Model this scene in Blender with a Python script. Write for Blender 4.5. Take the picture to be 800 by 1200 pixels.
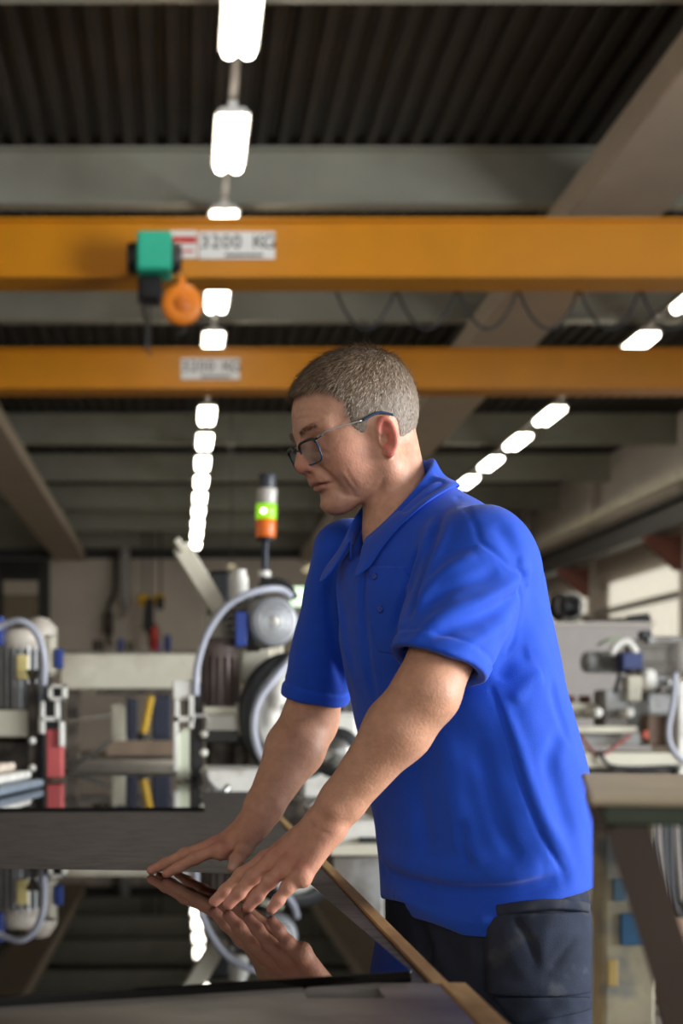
import bpy, bmesh, math, random
import numpy as np
from mathutils import Vector, Matrix

for o in list(bpy.data.objects):
    bpy.data.objects.remove(o)
S = bpy.context.scene
COL = S.collection
random.seed(7)
RNG = np.random.default_rng(11)

# ---------------------------------------------------------------- camera
FPX = 50.0 / 36.0 * 1200.0          # focal length in pixels of the 800x1200 frame
VX, VY, ZC = 212.0, 837.0, 1.2      # vanishing point of the hall axis, camera height
cd = bpy.data.cameras.new('camera')
cam = bpy.data.objects.new('camera', cd)
COL.objects.link(cam)
cam.location = (0, 0, ZC)
cam.rotation_euler = (math.pi / 2, 0, 0)
cd.lens = 50.0
cd.sensor_width = 36.0
cd.sensor_fit = 'AUTO'
cd.shift_x = (400 - VX) / 1200.0
cd.shift_y = (VY - 600) / 1200.0
cd.clip_end = 200
cd.dof.use_dof = True
cd.dof.focus_distance = 2.05
cd.dof.aperture_fstop = 4.0
S.camera = cam

# ---------------------------------------------------------------- world and light
w = bpy.data.worlds.new('world')
S.world = w
w.use_nodes = True
w.node_tree.nodes['Background'].inputs[0].default_value = (0.75, 0.87, 1.0, 1)
w.node_tree.nodes['Background'].inputs[1].default_value = 0.6
S.view_settings.view_transform = 'Standard'
S.view_settings.look = 'None'
S.view_settings.gamma = 1.0
S.view_settings.use_curve_mapping = False
S.view_settings.exposure = 0.0


def area(name, loc, target, sx, sy, power, color):
    ld = bpy.data.lights.new(name, 'AREA')
    ld.shape = 'RECTANGLE'
    ld.size, ld.size_y = sx, sy
    ld.energy = power
    ld.color = color
    o = bpy.data.objects.new(name, ld)
    COL.objects.link(o)
    o.location = loc
    d = Vector(target) - Vector(loc)
    o.rotation_euler = d.to_track_quat('-Z', 'Y').to_euler()
    return o


# added area lamps: key in an unseen right gateway, fill at unseen rear windows
area('key_lamp_right', (9.55, 0.5, 2.6), (0.0, 1.2, 2.0), 6.4, 4.6, 2000, (0.93, 0.97, 1.0))
area('fill_lamp_rear', (1.2, -7.6, 3.4), (0.6, 4.0, 1.4), 7.6, 2.6, 170, (0.93, 0.97, 1.0))
TUBE_EMISSION = 16.0


def P(px, py, Y):
    """point at depth Y seen at pixel (px, py) of the photograph"""
    return Vector(((px - VX) / FPX * Y, Y, ZC + (VY - py) / FPX * Y))


# ---------------------------------------------------------------- materials
MATS = {}


def lin(c):
    return tuple((v / 255 / 12.92) if v / 255 <= 0.04045 else ((v / 255 + 0.055) / 1.055) ** 2.4 for v in c)


def mat(name, rgb=(128, 128, 128), rough=0.6, metal=0.0, var=0.15, scale=8.0, bump=0.0, bscale=60.0,
        emit=None, estr=0.0, trans=0.0, spec=0.5, stretch=(1, 1, 1), attr=None, sss=0.0, sheen=0.0,
        dark=None, thr=(0.45, 0.6)):
    """rgb in sRGB 0-255; a noise varies the value by var; dark = a second colour blotched over it"""
    if name in MATS:
        return MATS[name]
    m = bpy.data.materials.new(name)
    m.use_nodes = True
    nt = m.node_tree
    N, L = nt.nodes, nt.links
    b = N['Principled BSDF']
    tc = N.new('ShaderNodeTexCoord')
    mp = N.new('ShaderNodeMapping')
    mp.inputs['Scale'].default_value = stretch
    L.new(tc.outputs['Object'], mp.inputs['Vector'])
    n = N.new('ShaderNodeTexNoise')
    n.inputs['Scale'].default_value = scale
    n.inputs['Detail'].default_value = 5
    L.new(mp.outputs[0], n.inputs['Vector'])
    if attr:
        a = N.new('ShaderNodeAttribute')
        a.attribute_name = attr
        src = a.outputs['Color']
    else:
        c = N.new('ShaderNodeRGB')
        c.outputs[0].default_value = (*lin(rgb), 1)
        src = c.outputs[0]
    if dark is not None:
        rp = N.new('ShaderNodeMapRange')
        rp.inputs['From Min'].default_value = thr[0]
        rp.inputs['From Max'].default_value = thr[1]
        n2 = N.new('ShaderNodeTexNoise')
        n2.inputs['Scale'].default_value = scale * 0.6
        n2.inputs['Detail'].default_value = 6
        L.new(mp.outputs[0], n2.inputs['Vector'])
        L.new(n2.outputs['Fac'], rp.inputs['Value'])
        mx = N.new('ShaderNodeMix')
        mx.data_type = 'RGBA'
        L.new(rp.outputs[0], mx.inputs['Factor'])
        L.new(src, mx.inputs['A'])
        mx.inputs['B'].default_value = (*lin(dark), 1)
        src = mx.outputs['Result']
    hs = N.new('ShaderNodeHueSaturation')
    mr = N.new('ShaderNodeMapRange')
    mr.inputs['From Min'].default_value = 0.3
    mr.inputs['From Max'].default_value = 0.7
    mr.inputs['To Min'].default_value = 1 - var
    mr.inputs['To Max'].default_value = 1 + var
    L.new(n.outputs['Fac'], mr.inputs['Value'])
    L.new(mr.outputs[0], hs.inputs['Value'])
    L.new(src, hs.inputs['Color'])
    L.new(hs.outputs[0], b.inputs['Base Color'])
    b.inputs['Roughness'].default_value = rough
    b.inputs['Metallic'].default_value = metal
    b.inputs['Specular IOR Level'].default_value = spec
    b.inputs['Transmission Weight'].default_value = trans
    if sss:
        b.inputs['Subsurface Weight'].default_value = sss
        b.inputs['Subsurface Radius'].default_value = (0.012, 0.004, 0.002)
        b.inputs['Subsurface Scale'].default_value = 0.6
    if sheen:
        b.inputs['Sheen Weight'].default_value = sheen
    if emit:
        b.inputs['Emission Color'].default_value = (*lin(emit), 1)
        b.inputs['Emission Strength'].default_value = estr
    if bump:
        bn = N.new('ShaderNodeTexNoise')
        bn.inputs['Scale'].default_value = bscale
        bn.inputs['Detail'].default_value = 4
        L.new(mp.outputs[0], bn.inputs['Vector'])
        bp = N.new('ShaderNodeBump')
        bp.inputs['Strength'].default_value = min(1, bump)
        bp.inputs['Distance'].default_value = 0.002
        L.new(bn.outputs['Fac'], bp.inputs['Height'])
        L.new(bp.outputs[0], b.inputs['Normal'])
    MATS[name] = m
    return m


M_ROOF = mat('roof_sheet', (48, 43, 38), 0.55, 0.0, 0.2, 1.5)
M_RAFTER = mat('rafter_paint', (160, 160, 146), 0.6, 0, 0.08, 2)
M_GIRDER = mat('girder_paint', (184, 170, 152), 0.7, 0, 0.06, 2)
M_WALL = mat('wall_panel', (226, 216, 204), 0.7, 0, 0.08, 0.8)
M_WALLD = mat('wall_upper', (206, 198, 188), 0.8, 0, 0.08, 0.8)
M_FLOOR = mat('concrete_floor', (140, 132, 122), 0.7, 0, 0.2, 1.2, dark=(104, 96, 88))
M_YEL = mat('crane_yellow', (202, 130, 0), 0.42, 0, 0.05, 3)
M_WHT = mat('white_plastic', (232, 232, 230), 0.5, 0, 0.04)
M_BLK = mat('black_plastic', (26, 26, 28), 0.5, 0, 0.1)
M_DGREY = mat('dark_grey_metal', (66, 64, 62), 0.5, 0.3, 0.15)
M_GREY = mat('grey_machine_paint', (150, 150, 148), 0.5, 0, 0.12, 10, dark=(112, 106, 98))
M_CREAM = mat('cream_machine_paint', (206, 200, 180), 0.5, 0, 0.08, 6, dark=(176, 166, 146), thr=(0.5, 0.7))
M_MWHT = mat('machine_white', (222, 219, 210), 0.5, 0, 0.1, 12, dark=(160, 148, 132), thr=(0.55, 0.75))
M_STEEL = mat('steel', (170, 168, 164), 0.35, 0.8, 0.15, 20)
M_GRIME = mat('grimy_steel', (96, 86, 76), 0.55, 0.3, 0.3, 14, dark=(52, 44, 38))
M_BLUE = mat('blue_paint', (36, 62, 140), 0.5, 0, 0.1)
M_RED = mat('red_pad', (190, 84, 84), 0.6, 0, 0.08)
M_PALE = mat('pale_green_pad', (206, 210, 186), 0.6, 0, 0.06)
M_HOSE = mat('hose_grey', (172, 174, 186), 0.4, 0, 0.05)
M_RUBBER = mat('black_rubber', (44, 44, 46), 0.6, 0, 0.1)
M_BROWN = mat('rust_brown', (104, 58, 44), 0.6, 0, 0.15)
M_YELLOW2 = mat('bright_yellow', (214, 170, 40), 0.5, 0, 0.1)
M_TEAL = mat('hoist_teal', (44, 178, 146), 0.45, 0, 0.05)
M_ORANGE = mat('hook_orange', (232, 130, 28), 0.5, 0, 0.05)
M_TUBE = mat('fluorescent_tube', (255, 250, 240), 0.4, emit=(255, 246, 230), estr=TUBE_EMISSION)
M_REFL = mat('lamp_reflector', (235, 233, 226), 0.4, 0, 0.03)
M_RAIL = mat('lamp_rail', (140, 136, 128), 0.5, 0.2, 0.05)


# ---------------------------------------------------------------- mesh helpers
class MB:
    """collects shapes that become ONE mesh object"""

    def __init__(self):
        self.v, self.f, self.s = [], [], []

    def add(self, verts, faces, smooth=False):
        b = len(self.v)
        self.v += [tuple(q) for q in verts]
        self.f += [tuple(i + b for i in f) for f in faces]
        self.s += [smooth] * len(faces)
        return self

    def box(self, c, s, rz=0.0, bev=0.0, R=None):
        """centre, full size, turned by rz; bev = chamfer"""
        hx, hy, hz = s[0] / 2, s[1] / 2, s[2] / 2
        bev = min(bev, hx * .9, hy * .9, hz * .9)
        M = R if R is not None else Matrix.Rotation(rz, 3, 'Z')
        c = Vector(c)
        if bev <= 0:
            vs = [Vector((x, y, z)) for x in (-hx, hx) for y in (-hy, hy) for z in (-hz, hz)]
            fs = [(0, 1, 3, 2), (4, 6, 7, 5), (0, 4, 5, 1), (2, 3, 7, 6), (0, 2, 6, 4), (1, 5, 7, 3)]
        else:
            vs, idx = [], {}
            for ix, sx in enumerate((-1, 1)):
                for iy, sy in enumerate((-1, 1)):
                    for iz, sz in enumerate((-1, 1)):
                        for a in range(3):
                            d = [hx - bev, hy - bev, hz - bev]
                            d[a] += bev
                            idx[(ix, iy, iz, a)] = len(vs)
                            vs.append(Vector((sx * d[0], sy * d[1], sz * d[2])))
            fs = []
            for a in range(3):
                o = [k for k in range(3) if k != a]
                for sg in (0, 1):
                    q = []
                    for (p0, p1) in ((0, 0), (1, 0), (1, 1), (0, 1)):
                        k = [0, 0, 0]
                        k[a] = sg
                        k[o[0]], k[o[1]] = p0, p1
                        q.append(idx[(*k, a)])
                    fs.append(q)
            for a in range(3):                      # edges running along axis a
                o = [k for k in range(3) if k != a]
                for p0 in (0, 1):
                    for p1 in (0, 1):
                        q = []
                        for e, ax in ((0, o[0]), (0, o[1]), (1, o[1]), (1, o[0])):
                            k = [0, 0, 0]
                            k[a] = e
                            k[o[0]], k[o[1]] = p0, p1
                            q.append(idx[(*k, ax)])
                        fs.append(q)
            for ix in (0, 1):
                for iy in (0, 1):
                    for iz in (0, 1):
                        fs.append([idx[(ix, iy, iz, a)] for a in range(3)])
            out = []
            for q in fs:                            # outward winding
                p = [vs[i] for i in q]
                nrm = (p[1] - p[0]).cross(p[2] - p[0])
                ctr = sum(p, Vector()) / len(p)
                out.append(q if nrm.dot(ctr) > 0 else q[::-1])
            fs = out
        return self.add([c + M @ v for v in vs], fs)

    def cyl(self, p0, p1, r0, r1=None, n=16, smooth=True):
        r1 = r0 if r1 is None else r1
        p0, p1 = Vector(p0), Vector(p1)
        d = (p1 - p0).normalized()
        u = d.orthogonal().normalized()
        v = d.cross(u)
        vs = []
        for p, r in ((p0, r0), (p1, r1)):
            for i in range(n):
                a = 2 * math.pi * i / n
                vs.append(p + (u * math.cos(a) + v * math.sin(a)) * r)
        self.add(vs, [(i, (i + 1) % n, n + (i + 1) % n, n + i) for i in range(n)], smooth)
        self.add(vs[:n], [tuple(range(n))[::-1]])
        self.add(vs[n:], [tuple(range(n))])
        return self

    def lathe(self, p0, axis, prof, n=24):
        """profile of (distance along axis, radius) turned around the axis"""
        p0, d = Vector(p0), Vector(axis).normalized()
        u = d.orthogonal().normalized()
        v = d.cross(u)
        vs, fs = [], []
        for (t, r) in prof:
            for i in range(n):
                a = 2 * math.pi * i / n
                vs.append(p0 + d * t + (u * math.cos(a) + v * math.sin(a)) * max(r, 1e-4))
        for j in range(len(prof) - 1):
            for i in range(n):
                fs.append((j * n + i, j * n + (i + 1) % n, (j + 1) * n + (i + 1) % n, (j + 1) * n + i))
        self.add(vs, fs, True)
        return self

    def tube(self, pts, r, n=10, closed=False, samples=0):
        pts = [Vector(p) for p in pts]
        if samples:
            pts = spline(pts, samples, closed)
        m = len(pts)
        rs = r if isinstance(r, (list, tuple)) else [r] * m
        if len(rs) != m:
            rs = list(np.interp(np.linspace(0, 1, m), np.linspace(0, 1, len(rs)), rs))
        vs, fs = [], []
        u = None
        for i in range(m):
            a, b = pts[i - 1 if (i or closed) else 0], pts[(i + 1) % m if (i < m - 1 or closed) else m - 1]
            d = (b - a).normalized()
            if u is None:
                u = d.orthogonal().normalized()
            else:
                u = (u - d * u.dot(d)).normalized()
            v = d.cross(u)
            for k in range(n):
                an = 2 * math.pi * k / n
                vs.append(pts[i] + (u * math.cos(an) + v * math.sin(an)) * rs[i])
        for i in range(m if closed else m - 1):
            j = (i + 1) % m
            for k in range(n):
                fs.append((i * n + k, i * n + (k + 1) % n, j * n + (k + 1) % n, j * n + k))
        if not closed:
            fs.append(tuple(range(n))[::-1])
            fs.append(tuple((m - 1) * n + k for k in range(n)))
        return self.add(vs, fs, True)

    def prism(self, poly, h0, h1, axis='z'):
        """polygon extruded from h0 to h1 along an axis (other two coordinates in order)"""
        def mk(q, h):
            return {'z': (q[0], q[1], h), 'y': (q[0], h, q[1]), 'x': (h, q[0], q[1])}[axis]
        n = len(poly)
        vs = [mk(q, h0) for q in poly] + [mk(q, h1) for q in poly]
        fs = [tuple(range(n))[::-1], tuple(range(n, 2 * n))] + [(i, (i + 1) % n, n + (i + 1) % n, n + i) for i in range(n)]
        return self.add(vs, fs)

    def build(self, name, material, parent=None, fix=True):
        me = bpy.data.meshes.new(name)
        me.from_pydata(self.v, [], self.f)
        me.polygons.foreach_set('use_smooth', self.s)
        if fix:
            bm = bmesh.new()
            bm.from_mesh(me)
            bmesh.ops.recalc_face_normals(bm, faces=bm.faces)
            bm.to_mesh(me)
            bm.free()
        me.materials.append(material)
        o = bpy.data.objects.new(name, me)
        COL.objects.link(o)
        if parent is not None:
            put(o, parent)
        return o


def put(o, parent):
    """parent while the object keeps its world place"""
    o.parent = parent
    o.matrix_parent_inverse = Matrix.Translation(parent_loc(parent)).inverted()


def parent_loc(p):
    return Vector(p.location)


def spline(pts, n, closed=False):
    out, m = [], len(pts)
    segs = m if closed else m - 1
    for i in range(segs):
        p0 = pts[(i - 1) % m] if (closed or i) else pts[0]
        p1, p2 = pts[i], pts[(i + 1) % m]
        p3 = pts[(i + 2) % m] if (closed or i < m - 2) else pts[-1]
        for k in range(n):
            t = k / n
            out.append(0.5 * ((2 * p1) + (p2 - p0) * t + (2 * p0 - 5 * p1 + 4 * p2 - p3) * t * t
                              + (3 * p1 - p0 - 3 * p2 + p3) * t ** 3))
    if not closed:
        out.append(pts[-1])
    return out


def tag(o, label, cat, group=None, kind=None):
    if label:
        o['label'] = label
    if cat:
        o['category'] = cat
    if group:
        o['group'] = group
    if kind:
        o['kind'] = kind
    return o


def thing(name, label, cat, loc=(0, 0, 0), group=None):
    o = bpy.data.objects.new(name, None)
    COL.objects.link(o)
    o.location = loc
    o.empty_display_size = 0.1
    return tag(o, label, cat, group)


def struct(o):
    o['kind'] = 'structure'
    return o


def B(name, m, parent, c, s, rz=0.0, bev=0.0, R=None):
    return MB().box(c, s, rz, bev, R).build(name, m, parent)


def lettering(name, text, size, loc, m, parent, adv=.62, depth=0.002):
    """each character a raised piece of its own"""
    x = -(len(text) - 1) / 2 * size * adv
    for ch in text:
        if ch != ' ':
            c = bpy.data.curves.new(name, 'FONT')
            c.body = ch
            c.size = size
            c.extrude = depth
            c.align_x = 'CENTER'
            c.align_y = 'CENTER'
            t = bpy.data.objects.new(name, c)
            COL.objects.link(t)
            dg = bpy.context.evaluated_depsgraph_get()
            me = bpy.data.meshes.new_from_object(t.evaluated_get(dg))
            bpy.data.objects.remove(t)
            me.transform(Matrix.Translation((loc[0] + x, loc[1], loc[2])) @ Matrix.Rotation(math.pi / 2, 4, 'X'))
            me.materials.clear()
            me.materials.append(m)
            o = bpy.data.objects.new(name, me)
            COL.objects.link(o)
            put(o, parent)
        x += size * adv


# ================================================================ THE SETTING
HALL_X0, HALL_X1, HALL_Y0, HALL_Y1 = -9.0, 9.9, -8.0, 47.0
ROOF_Z = 1.2 + 5.95
floor = struct(MB().box(((HALL_X0 + HALL_X1) / 2, 19.5, -0.1), (19.3, 55.4, 0.2)).build('floor', M_FLOOR))

# corrugated roof: trapezoid ribs along the hall
mb = MB()
prof, x, pitch = [], HALL_X0 - .1, 0.23
while x < HALL_X1 + .2:
    prof += [(x, 0), (x + .085, 0), (x + .115, .07), (x + .2, .07)]
    x += pitch
vs, fs = [], []
for (px_, dz) in prof:
    vs += [(px_, HALL_Y0, ROOF_Z + dz), (px_, HALL_Y1, ROOF_Z + dz)]
for i in range(len(prof) - 1):
    fs.append((2 * i, 2 * i + 1, 2 * i + 3, 2 * i + 2))
mb.add(vs, fs)
n0 = len(prof)
mb.add([(p_[0], HALL_Y0, ROOF_Z + .12) for p_ in (prof[0], prof[-1])] + [(p_[0], HALL_Y1, ROOF_Z + .12) for p_ in (prof[-1], prof[0])],
       [(0, 1, 2, 3)])
ceiling = struct(mb.build('ceiling', M_ROOF, fix=False))

# cross beams under the sheet (I profile) and two long girders
RAFT_Y = [10.6 + 4.4 * k for k in range(-4, 9)]
for yy in RAFT_Y:
    m_ = MB()
    m_.box((.45, yy, ROOF_Z - .02 - .29), (18.8, .03, .56))
    m_.box((.45, yy, ROOF_Z - .02 - .565), (18.8, .22, .03))
    m_.box((.45, yy, ROOF_Z - .015), (18.8, .22, .03))
    m_.build('cross_beam', M_RAFTER, ceiling)
GZ = 1.2 + 5.05
for gx0, gx1 in ((3.92, 4.88), (-4.12, -3.14)):
    MB().box(((gx0 + gx1) / 2, 19.5, GZ + .16), (gx1 - gx0, 54.8, .32), 0, .02).build('long_girder', M_GIRDER, ceiling)

# walls
wall_back = struct(B('wall_back', M_WALL, None, (.45, HALL_Y1 + .1, 3.6), (19.2, .2, 7.4)))
for i in range(13):                                   # standing wall panels with recessed joints
    B('wall_panel', M_WALL, wall_back, (-8.2 + i * 1.45, HALL_Y1 - .02, 3.25), (1.42, .05, 6.5))
B('eaves_band', M_DGREY, wall_back, (.45, HALL_Y1 - .06, 6.73), (18.8, .1, .8))
wall_left = struct(B('wall_left', M_WALL, None, (HALL_X0 - .1, 19.5, 3.6), (.2, 55, 7.4)))
wall_rear = MB()
wall_rear.box((.45, HALL_Y0 - .1, 1.0), (19.2, .2, 2.0))
wall_rear.box((.45, HALL_Y0 - .1, 6.1), (19.2, .2, 2.4))
wall_rear.box((-6.0, HALL_Y0 - .1, 3.45), (6.2, .2, 2.9))
wall_rear.box((7.6, HALL_Y0 - .1, 3.45), (4.8, .2, 2.9))
wall_rear = struct(wall_rear.build('wall_rear', M_WALL))
m_ = MB()
m_.box((HALL_X1 + .1, 25.5, 3.6), (.2, 43, 7.4))
m_.box((HALL_X1 + .1, -5.6, 3.6), (.2, 5.2, 7.4))
m_.box((HALL_X1 + .1, .5, 6.2), (.2, 7.0, 2.2))
wall_right = struct(m_.build('wall_right', M_WALL))
# frames of the unseen right gateway and rear strip window, added for the lamps
d1 = MB()
for yy in (-2.95, 3.95):
    d1.box((9.85, yy, 2.55), (.3, .14, 5.1), 0, .01)
d1.box((9.85, .5, 5.08), (.3, 7.0, .14), 0, .01)
struct(d1.build('door_1', M_DGREY))
w1 = MB()
for k in range(6):
    w1.box((-2.8 + k * 1.58, HALL_Y0 + .02, 3.45), (.08, .1, 2.9))
for zz in (2.02, 4.88):
    w1.box((1.15, HALL_Y0 + .02, zz), (8.0, .1, .08))
struct(w1.build('window_1', M_WHT))

# right wall: columns, crane runway, conduit, brackets
for k in range(7):
    yy = 8.6 + 6.2 * k
    m_ = MB()
    m_.box((9.72, yy, 3.5), (.03, .26, 7.0))
    m_.box((9.58, yy, 3.5), (.03, .26, 7.0))
    m_.box((9.65, yy, 3.5), (.14, .03, 7.0))
    m_.build('column', M_WALLD, wall_right)
    MB().prism([(9.58, 4.62), (8.85, 4.62), (8.85, 4.5), (9.45, 3.95), (9.58, 3.95)], yy - .09, yy + .09, 'y').build('bracket', M_BROWN, wall_right)
m_ = MB()
m_.box((9.1, 19.5, 4.66), (.34, 54.8, .04))
m_.box((9.1, 19.5, 4.9), (.03, 54.8, .5))
m_.box((9.1, 19.5, 5.12), (.34, 54.8, .04))
m_.build('runway_beam', M_DGREY, wall_right)
B('crane_rail', M_CREAM, wall_right, (9.3, 19.5, 5.62), (.26, 54.8, .22), 0, .01)
B('cable_duct', M_STEEL, wall_right, (9.74, 25.4, 3.55), (.1, 42.8, .14), 0, .01)
B('upper_cladding', M_WALLD, wall_right, (9.86, 19.5, 6.6), (.08, 54.8, 1.3))
for k in range(6):                                    # bright window bays between the columns
    yy = 11.7 + 6.2 * k
    B('window_panel', mat('window_panel', (226, 222, 210), 0.4, 0, 0.04, emit=(236, 230, 212), estr=.75), wall_right, (9.84, yy, 2.9), (.06, 4.6, 2.6), 0, .01)

# far wall: dark gate bay with a lit person door, lit exit panel
B('gate_recess', M_DGREY, wall_back, (-5.2, HALL_Y1 - .1, 3.15), (1.75, .1, 6.3))
B('recess_lintel', M_BLK, wall_back, (-5.3, HALL_Y1 - .18, 6.0), (1.4, .1, .5), 0, .02)
dr = struct(B('door_2', mat('beige_door', (150, 136, 112), 0.6), None, (-5.27, HALL_Y1 - .19, 2.55), (1.13, .08, 5.1)))
B('door_light_panel', mat('door_glass', (214, 204, 184), 0.3), dr, (-5.27, HALL_Y1 - .22, 5.36), (1.13, .04, .46))

# ================================================================ LIGHT ROWS
ORD = ['first', 'second', 'third', 'fourth', 'fifth', 'sixth', 'seventh', 'eighth', 'ninth', 'tenth', 'eleventh',
       'twelfth', 'thirteenth', 'fourteenth', 'fifteenth', 'sixteenth', 'seventeenth']
LZ = 6.3


def light_meshes():
    h = MB()
    h.prism([(-.1, .05), (-.15, -.005), (.15, -.005), (.1, .05)], -.59, .59, 'y')
    h.box((0, 0, .075), (.08, 1.2, .05))
    hm = h.build('housing', M_REFL)
    ts = []
    for sx in (-1, 1):
        t = MB()
        pr = [(-.57, .02), (-.56, .05), (-.54, .06), (.54, .06), (.56, .05), (.57, .02)]
        t.lathe((sx * .07, 0, -.03), (0, 1, 0), pr, 12)
        t.cyl((sx * .07, -.571, -.03), (sx * .07, -.56, -.03), .022, n=10)
        t.cyl((sx * .07, .56, -.03), (sx * .07, .571, -.03), .022, n=10)
        ts.append(t.build('tube', M_TUBE))
    return [hm] + ts


proto = light_meshes()


def ceiling_light(x, y, label, group, cat='ceiling light'):
    t = thing('ceiling_light', label, cat, (x, y, LZ), group)
    for p in proto:
        c = p.copy()
        COL.objects.link(c)
        c.parent = t


for row, (lx, k0, k1, first) in enumerate(((0.44, -1, 14, 0), (6.26, 2, 10, 0))):
    rowname = 'the long row left of the man' if row == 0 else "the row running down to the man's shoulder"
    n = 0
    for k in range(k0, k1):
        ceiling_light(lx, 12.65 + 2.3 * k, 'lit ceiling light, %s from the camera in %s' % (ORD[n], rowname),
                      'ceiling lights in ' + rowname)
        n += 1
for p in proto:
    bpy.data.objects.remove(p)
for lx, which in ((0.44, 'left-hand'), (6.26, 'right-hand')):
    t = thing('light_rail', 'grey steel rail carrying the %s row of ceiling lights' % which, 'light rail', (lx, 0, 6.4))
    B('rail', M_RAIL, t, (lx, 19.5, 6.43), (.07, 54, .06))
    for k in range(-1, 9):
        MB().cyl((lx, 10.6 + 4.4 * k, 6.45), (lx, 10.6 + 4.4 * k, 7.14), .012, n=6).build('hanger', M_RAIL, t)

# ================================================================ CRANES
def crane(label, Y, z0, z1, signs, loops):
    t = thing('bridge_crane', label, 'crane', (.3, Y, z0))
    xl, xr = -8.7, 8.95
    B('girder', M_YEL, t, ((xl + xr) / 2, Y + .16, (z0 + z1) / 2), (xr - xl, .3, z1 - z0), 0, .004)
    B('top_flange', M_YEL, t, ((xl + xr) / 2, Y + .16, z1 + .012), (xr - xl, .4, .024))
    B('bottom_flange', M_YEL, t, ((xl + xr) / 2, Y + .16, z0 - .012), (xr - xl, .42, .024))
    B('end_carriage', M_YEL, t, (9.1, Y + .16, 5.28), (.26, 1.8, .24), 0, .02)
    B('end_carriage', M_YEL, t, (-8.75, Y + .16, 5.28), (.26, 1.8, .24), 0, .02)
    for (px0, px1, py0, py1, text, red) in signs:
        a, b = P(px0, py1, Y), P(px1, py0, Y)
        s = B('sign_plate', M_WHT, t, ((a.x + b.x) / 2, Y - .008, (a.z + b.z) / 2), (b.x - a.x, .012, b.z - a.z))
        h = b.z - a.z
        if red:
            MB().box(((a.x + b.x) / 2 + .04, Y - .018, a.z + h * .66), ((b.x - a.x) * .72, .006, h * .26)).build('red_lettering', mat('sign_red', (205, 60, 56), .5), s)
            MB().box(((a.x + b.x) / 2 + .04, Y - .018, a.z + h * .25), ((b.x - a.x) * .6, .006, h * .09)).build('red_lettering', MATS['sign_red'], s)
        else:
            lettering('lettering', text, h * .70, ((a.x + b.x) / 2, Y - .018, a.z + h * .6), M_BLK, s, .56)
            MB().box(((a.x + b.x) / 2 + .06, Y - .018, a.z + h * .13), ((b.x - a.x) * .5, .006, h * .09)).build('small_print', M_DGREY, s)
    if loops:
        B('festoon_track', M_DGREY, t, (4.4, Y + .52, z0 + .08), (8.6, .05, .06))
        xs = np.linspace(P(400, 0, Y).x, P(800, 0, Y).x + .9, 8)
        for i in range(7):
            pts = []
            for q in np.linspace(0, 1, 13):
                pts.append((xs[i] + (xs[i + 1] - xs[i]) * q, Y + .52, z0 + .06 - .38 * math.sin(math.pi * q) ** .8))
            MB().tube(pts, .013, 6).build('festoon_cable', M_RUBBER, t)
    return t


crane('yellow overhead crane nearer the camera, with a load sign behind the teal hoist', 12.3, 4.99, 5.46,
      [(185, 231, 271, 303, '', True), (233, 322, 272, 304, '3200 KG', False)], True)
crane('yellow overhead crane farther back, just above the man\'s head', 16.8, 5.06, 5.5, [(212, 281, 420, 445, '3200 KG', False)], False)

# hoist under the near crane
Yh = 11.85
hc = P(181, 300, Yh)
t = thing('chain_hoist', 'teal and black electric hoist hanging on the nearer yellow crane', 'hoist', hc)
B('housing', M_TEAL, t, (hc.x, Yh, hc.z), (.29, .34, .32), 0, .02)
for sx in (-1, 1):
    m_ = MB()
    m_.lathe((hc.x + sx * .14, Yh, hc.z - .02), (sx, 0, 0), [(0, .13), (.07, .13), (.085, .115), (.09, .0)], 20)
    m_.build('end_cap', M_BLK, t)
B('trolley', M_DGREY, t, (hc.x, Yh + .2, hc.z + .05), (.3, .37, .24), 0, .01)
for sx in (-1, 1):
    MB().lathe((hc.x + sx * .1, Yh + .34, hc.z + .12), (0, 1, 0), [(0, .001), (0, .05), (.04, .05), (.04, .001)], 14).build('trolley_wheel', M_STEEL, t)
a = P(184, 341, Yh)
B('gearbox', M_BLK, t, (a.x - .06, Yh + .06, a.z + .02), (.2, .2, .22), 0, .03)
b = P(192, 345, Yh)
for k in range(14):
    zz = b.z - .03 - k * .035
    m_ = MB()
    ring = [(b.x - .12 + (.012 * math.cos(q) if k % 2 else 0), Yh + (0 if k % 2 else .012 * math.cos(q)), zz + .022 * math.sin(q)) for q in np.linspace(0, 2 * math.pi, 9)[:-1]]
    m_.tube(ring, .005, 5, closed=True).build('chain_link', M_DGREY, t)
MB().tube([P(172, 335, Yh), P(168, 360, Yh), P(172, 385, Yh), P(170, 410, Yh)], .014, 8, samples=5).build('control_cable', M_RUBBER, t)
Yk = 11.4
hb = P(213, 357, Yk)
t2 = thing('hook_block', 'round orange hook block hanging beside the teal hoist', 'hook block', hb)
m_ = MB()
m_.lathe((hb.x, Yk - .05, hb.z), (0, 1, 0), [(0, .001), (0, .1), (.006, .15), (.03, .165), (.07, .165), (.094, .15), (.1, .1), (.1, .001)], 28)
m_.build('disc', M_ORANGE, t2)
MB().lathe((hb.x, Yk - .062, hb.z), (0, 1, 0), [(0, .001), (0, .055), (.014, .07)], 20).build('boss', mat('hook_orange_dark', (206, 108, 18), .5), t2)
m_ = MB()
m_.box((hb.x, Yk, hb.z + .17), (.07, .05, .08), 0, .01)
m_.cyl((hb.x, Yk, hb.z + .2), (hb.x - .02, Yk + .3, hb.z + .36), .008, n=8)
m_.build('lug', M_ORANGE, t2)
m_ = MB()
m_.tube([(hb.x, Yk, hb.z - .15), (hb.x, Yk, hb.z - .17), (hb.x + .03, Yk, hb.z - .2), (hb.x, Yk, hb.z - .23), (hb.x - .03, Yk, hb.z - .21)], .009, 7, samples=4)
m_.build('hook', M_DGREY, t2)

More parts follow.
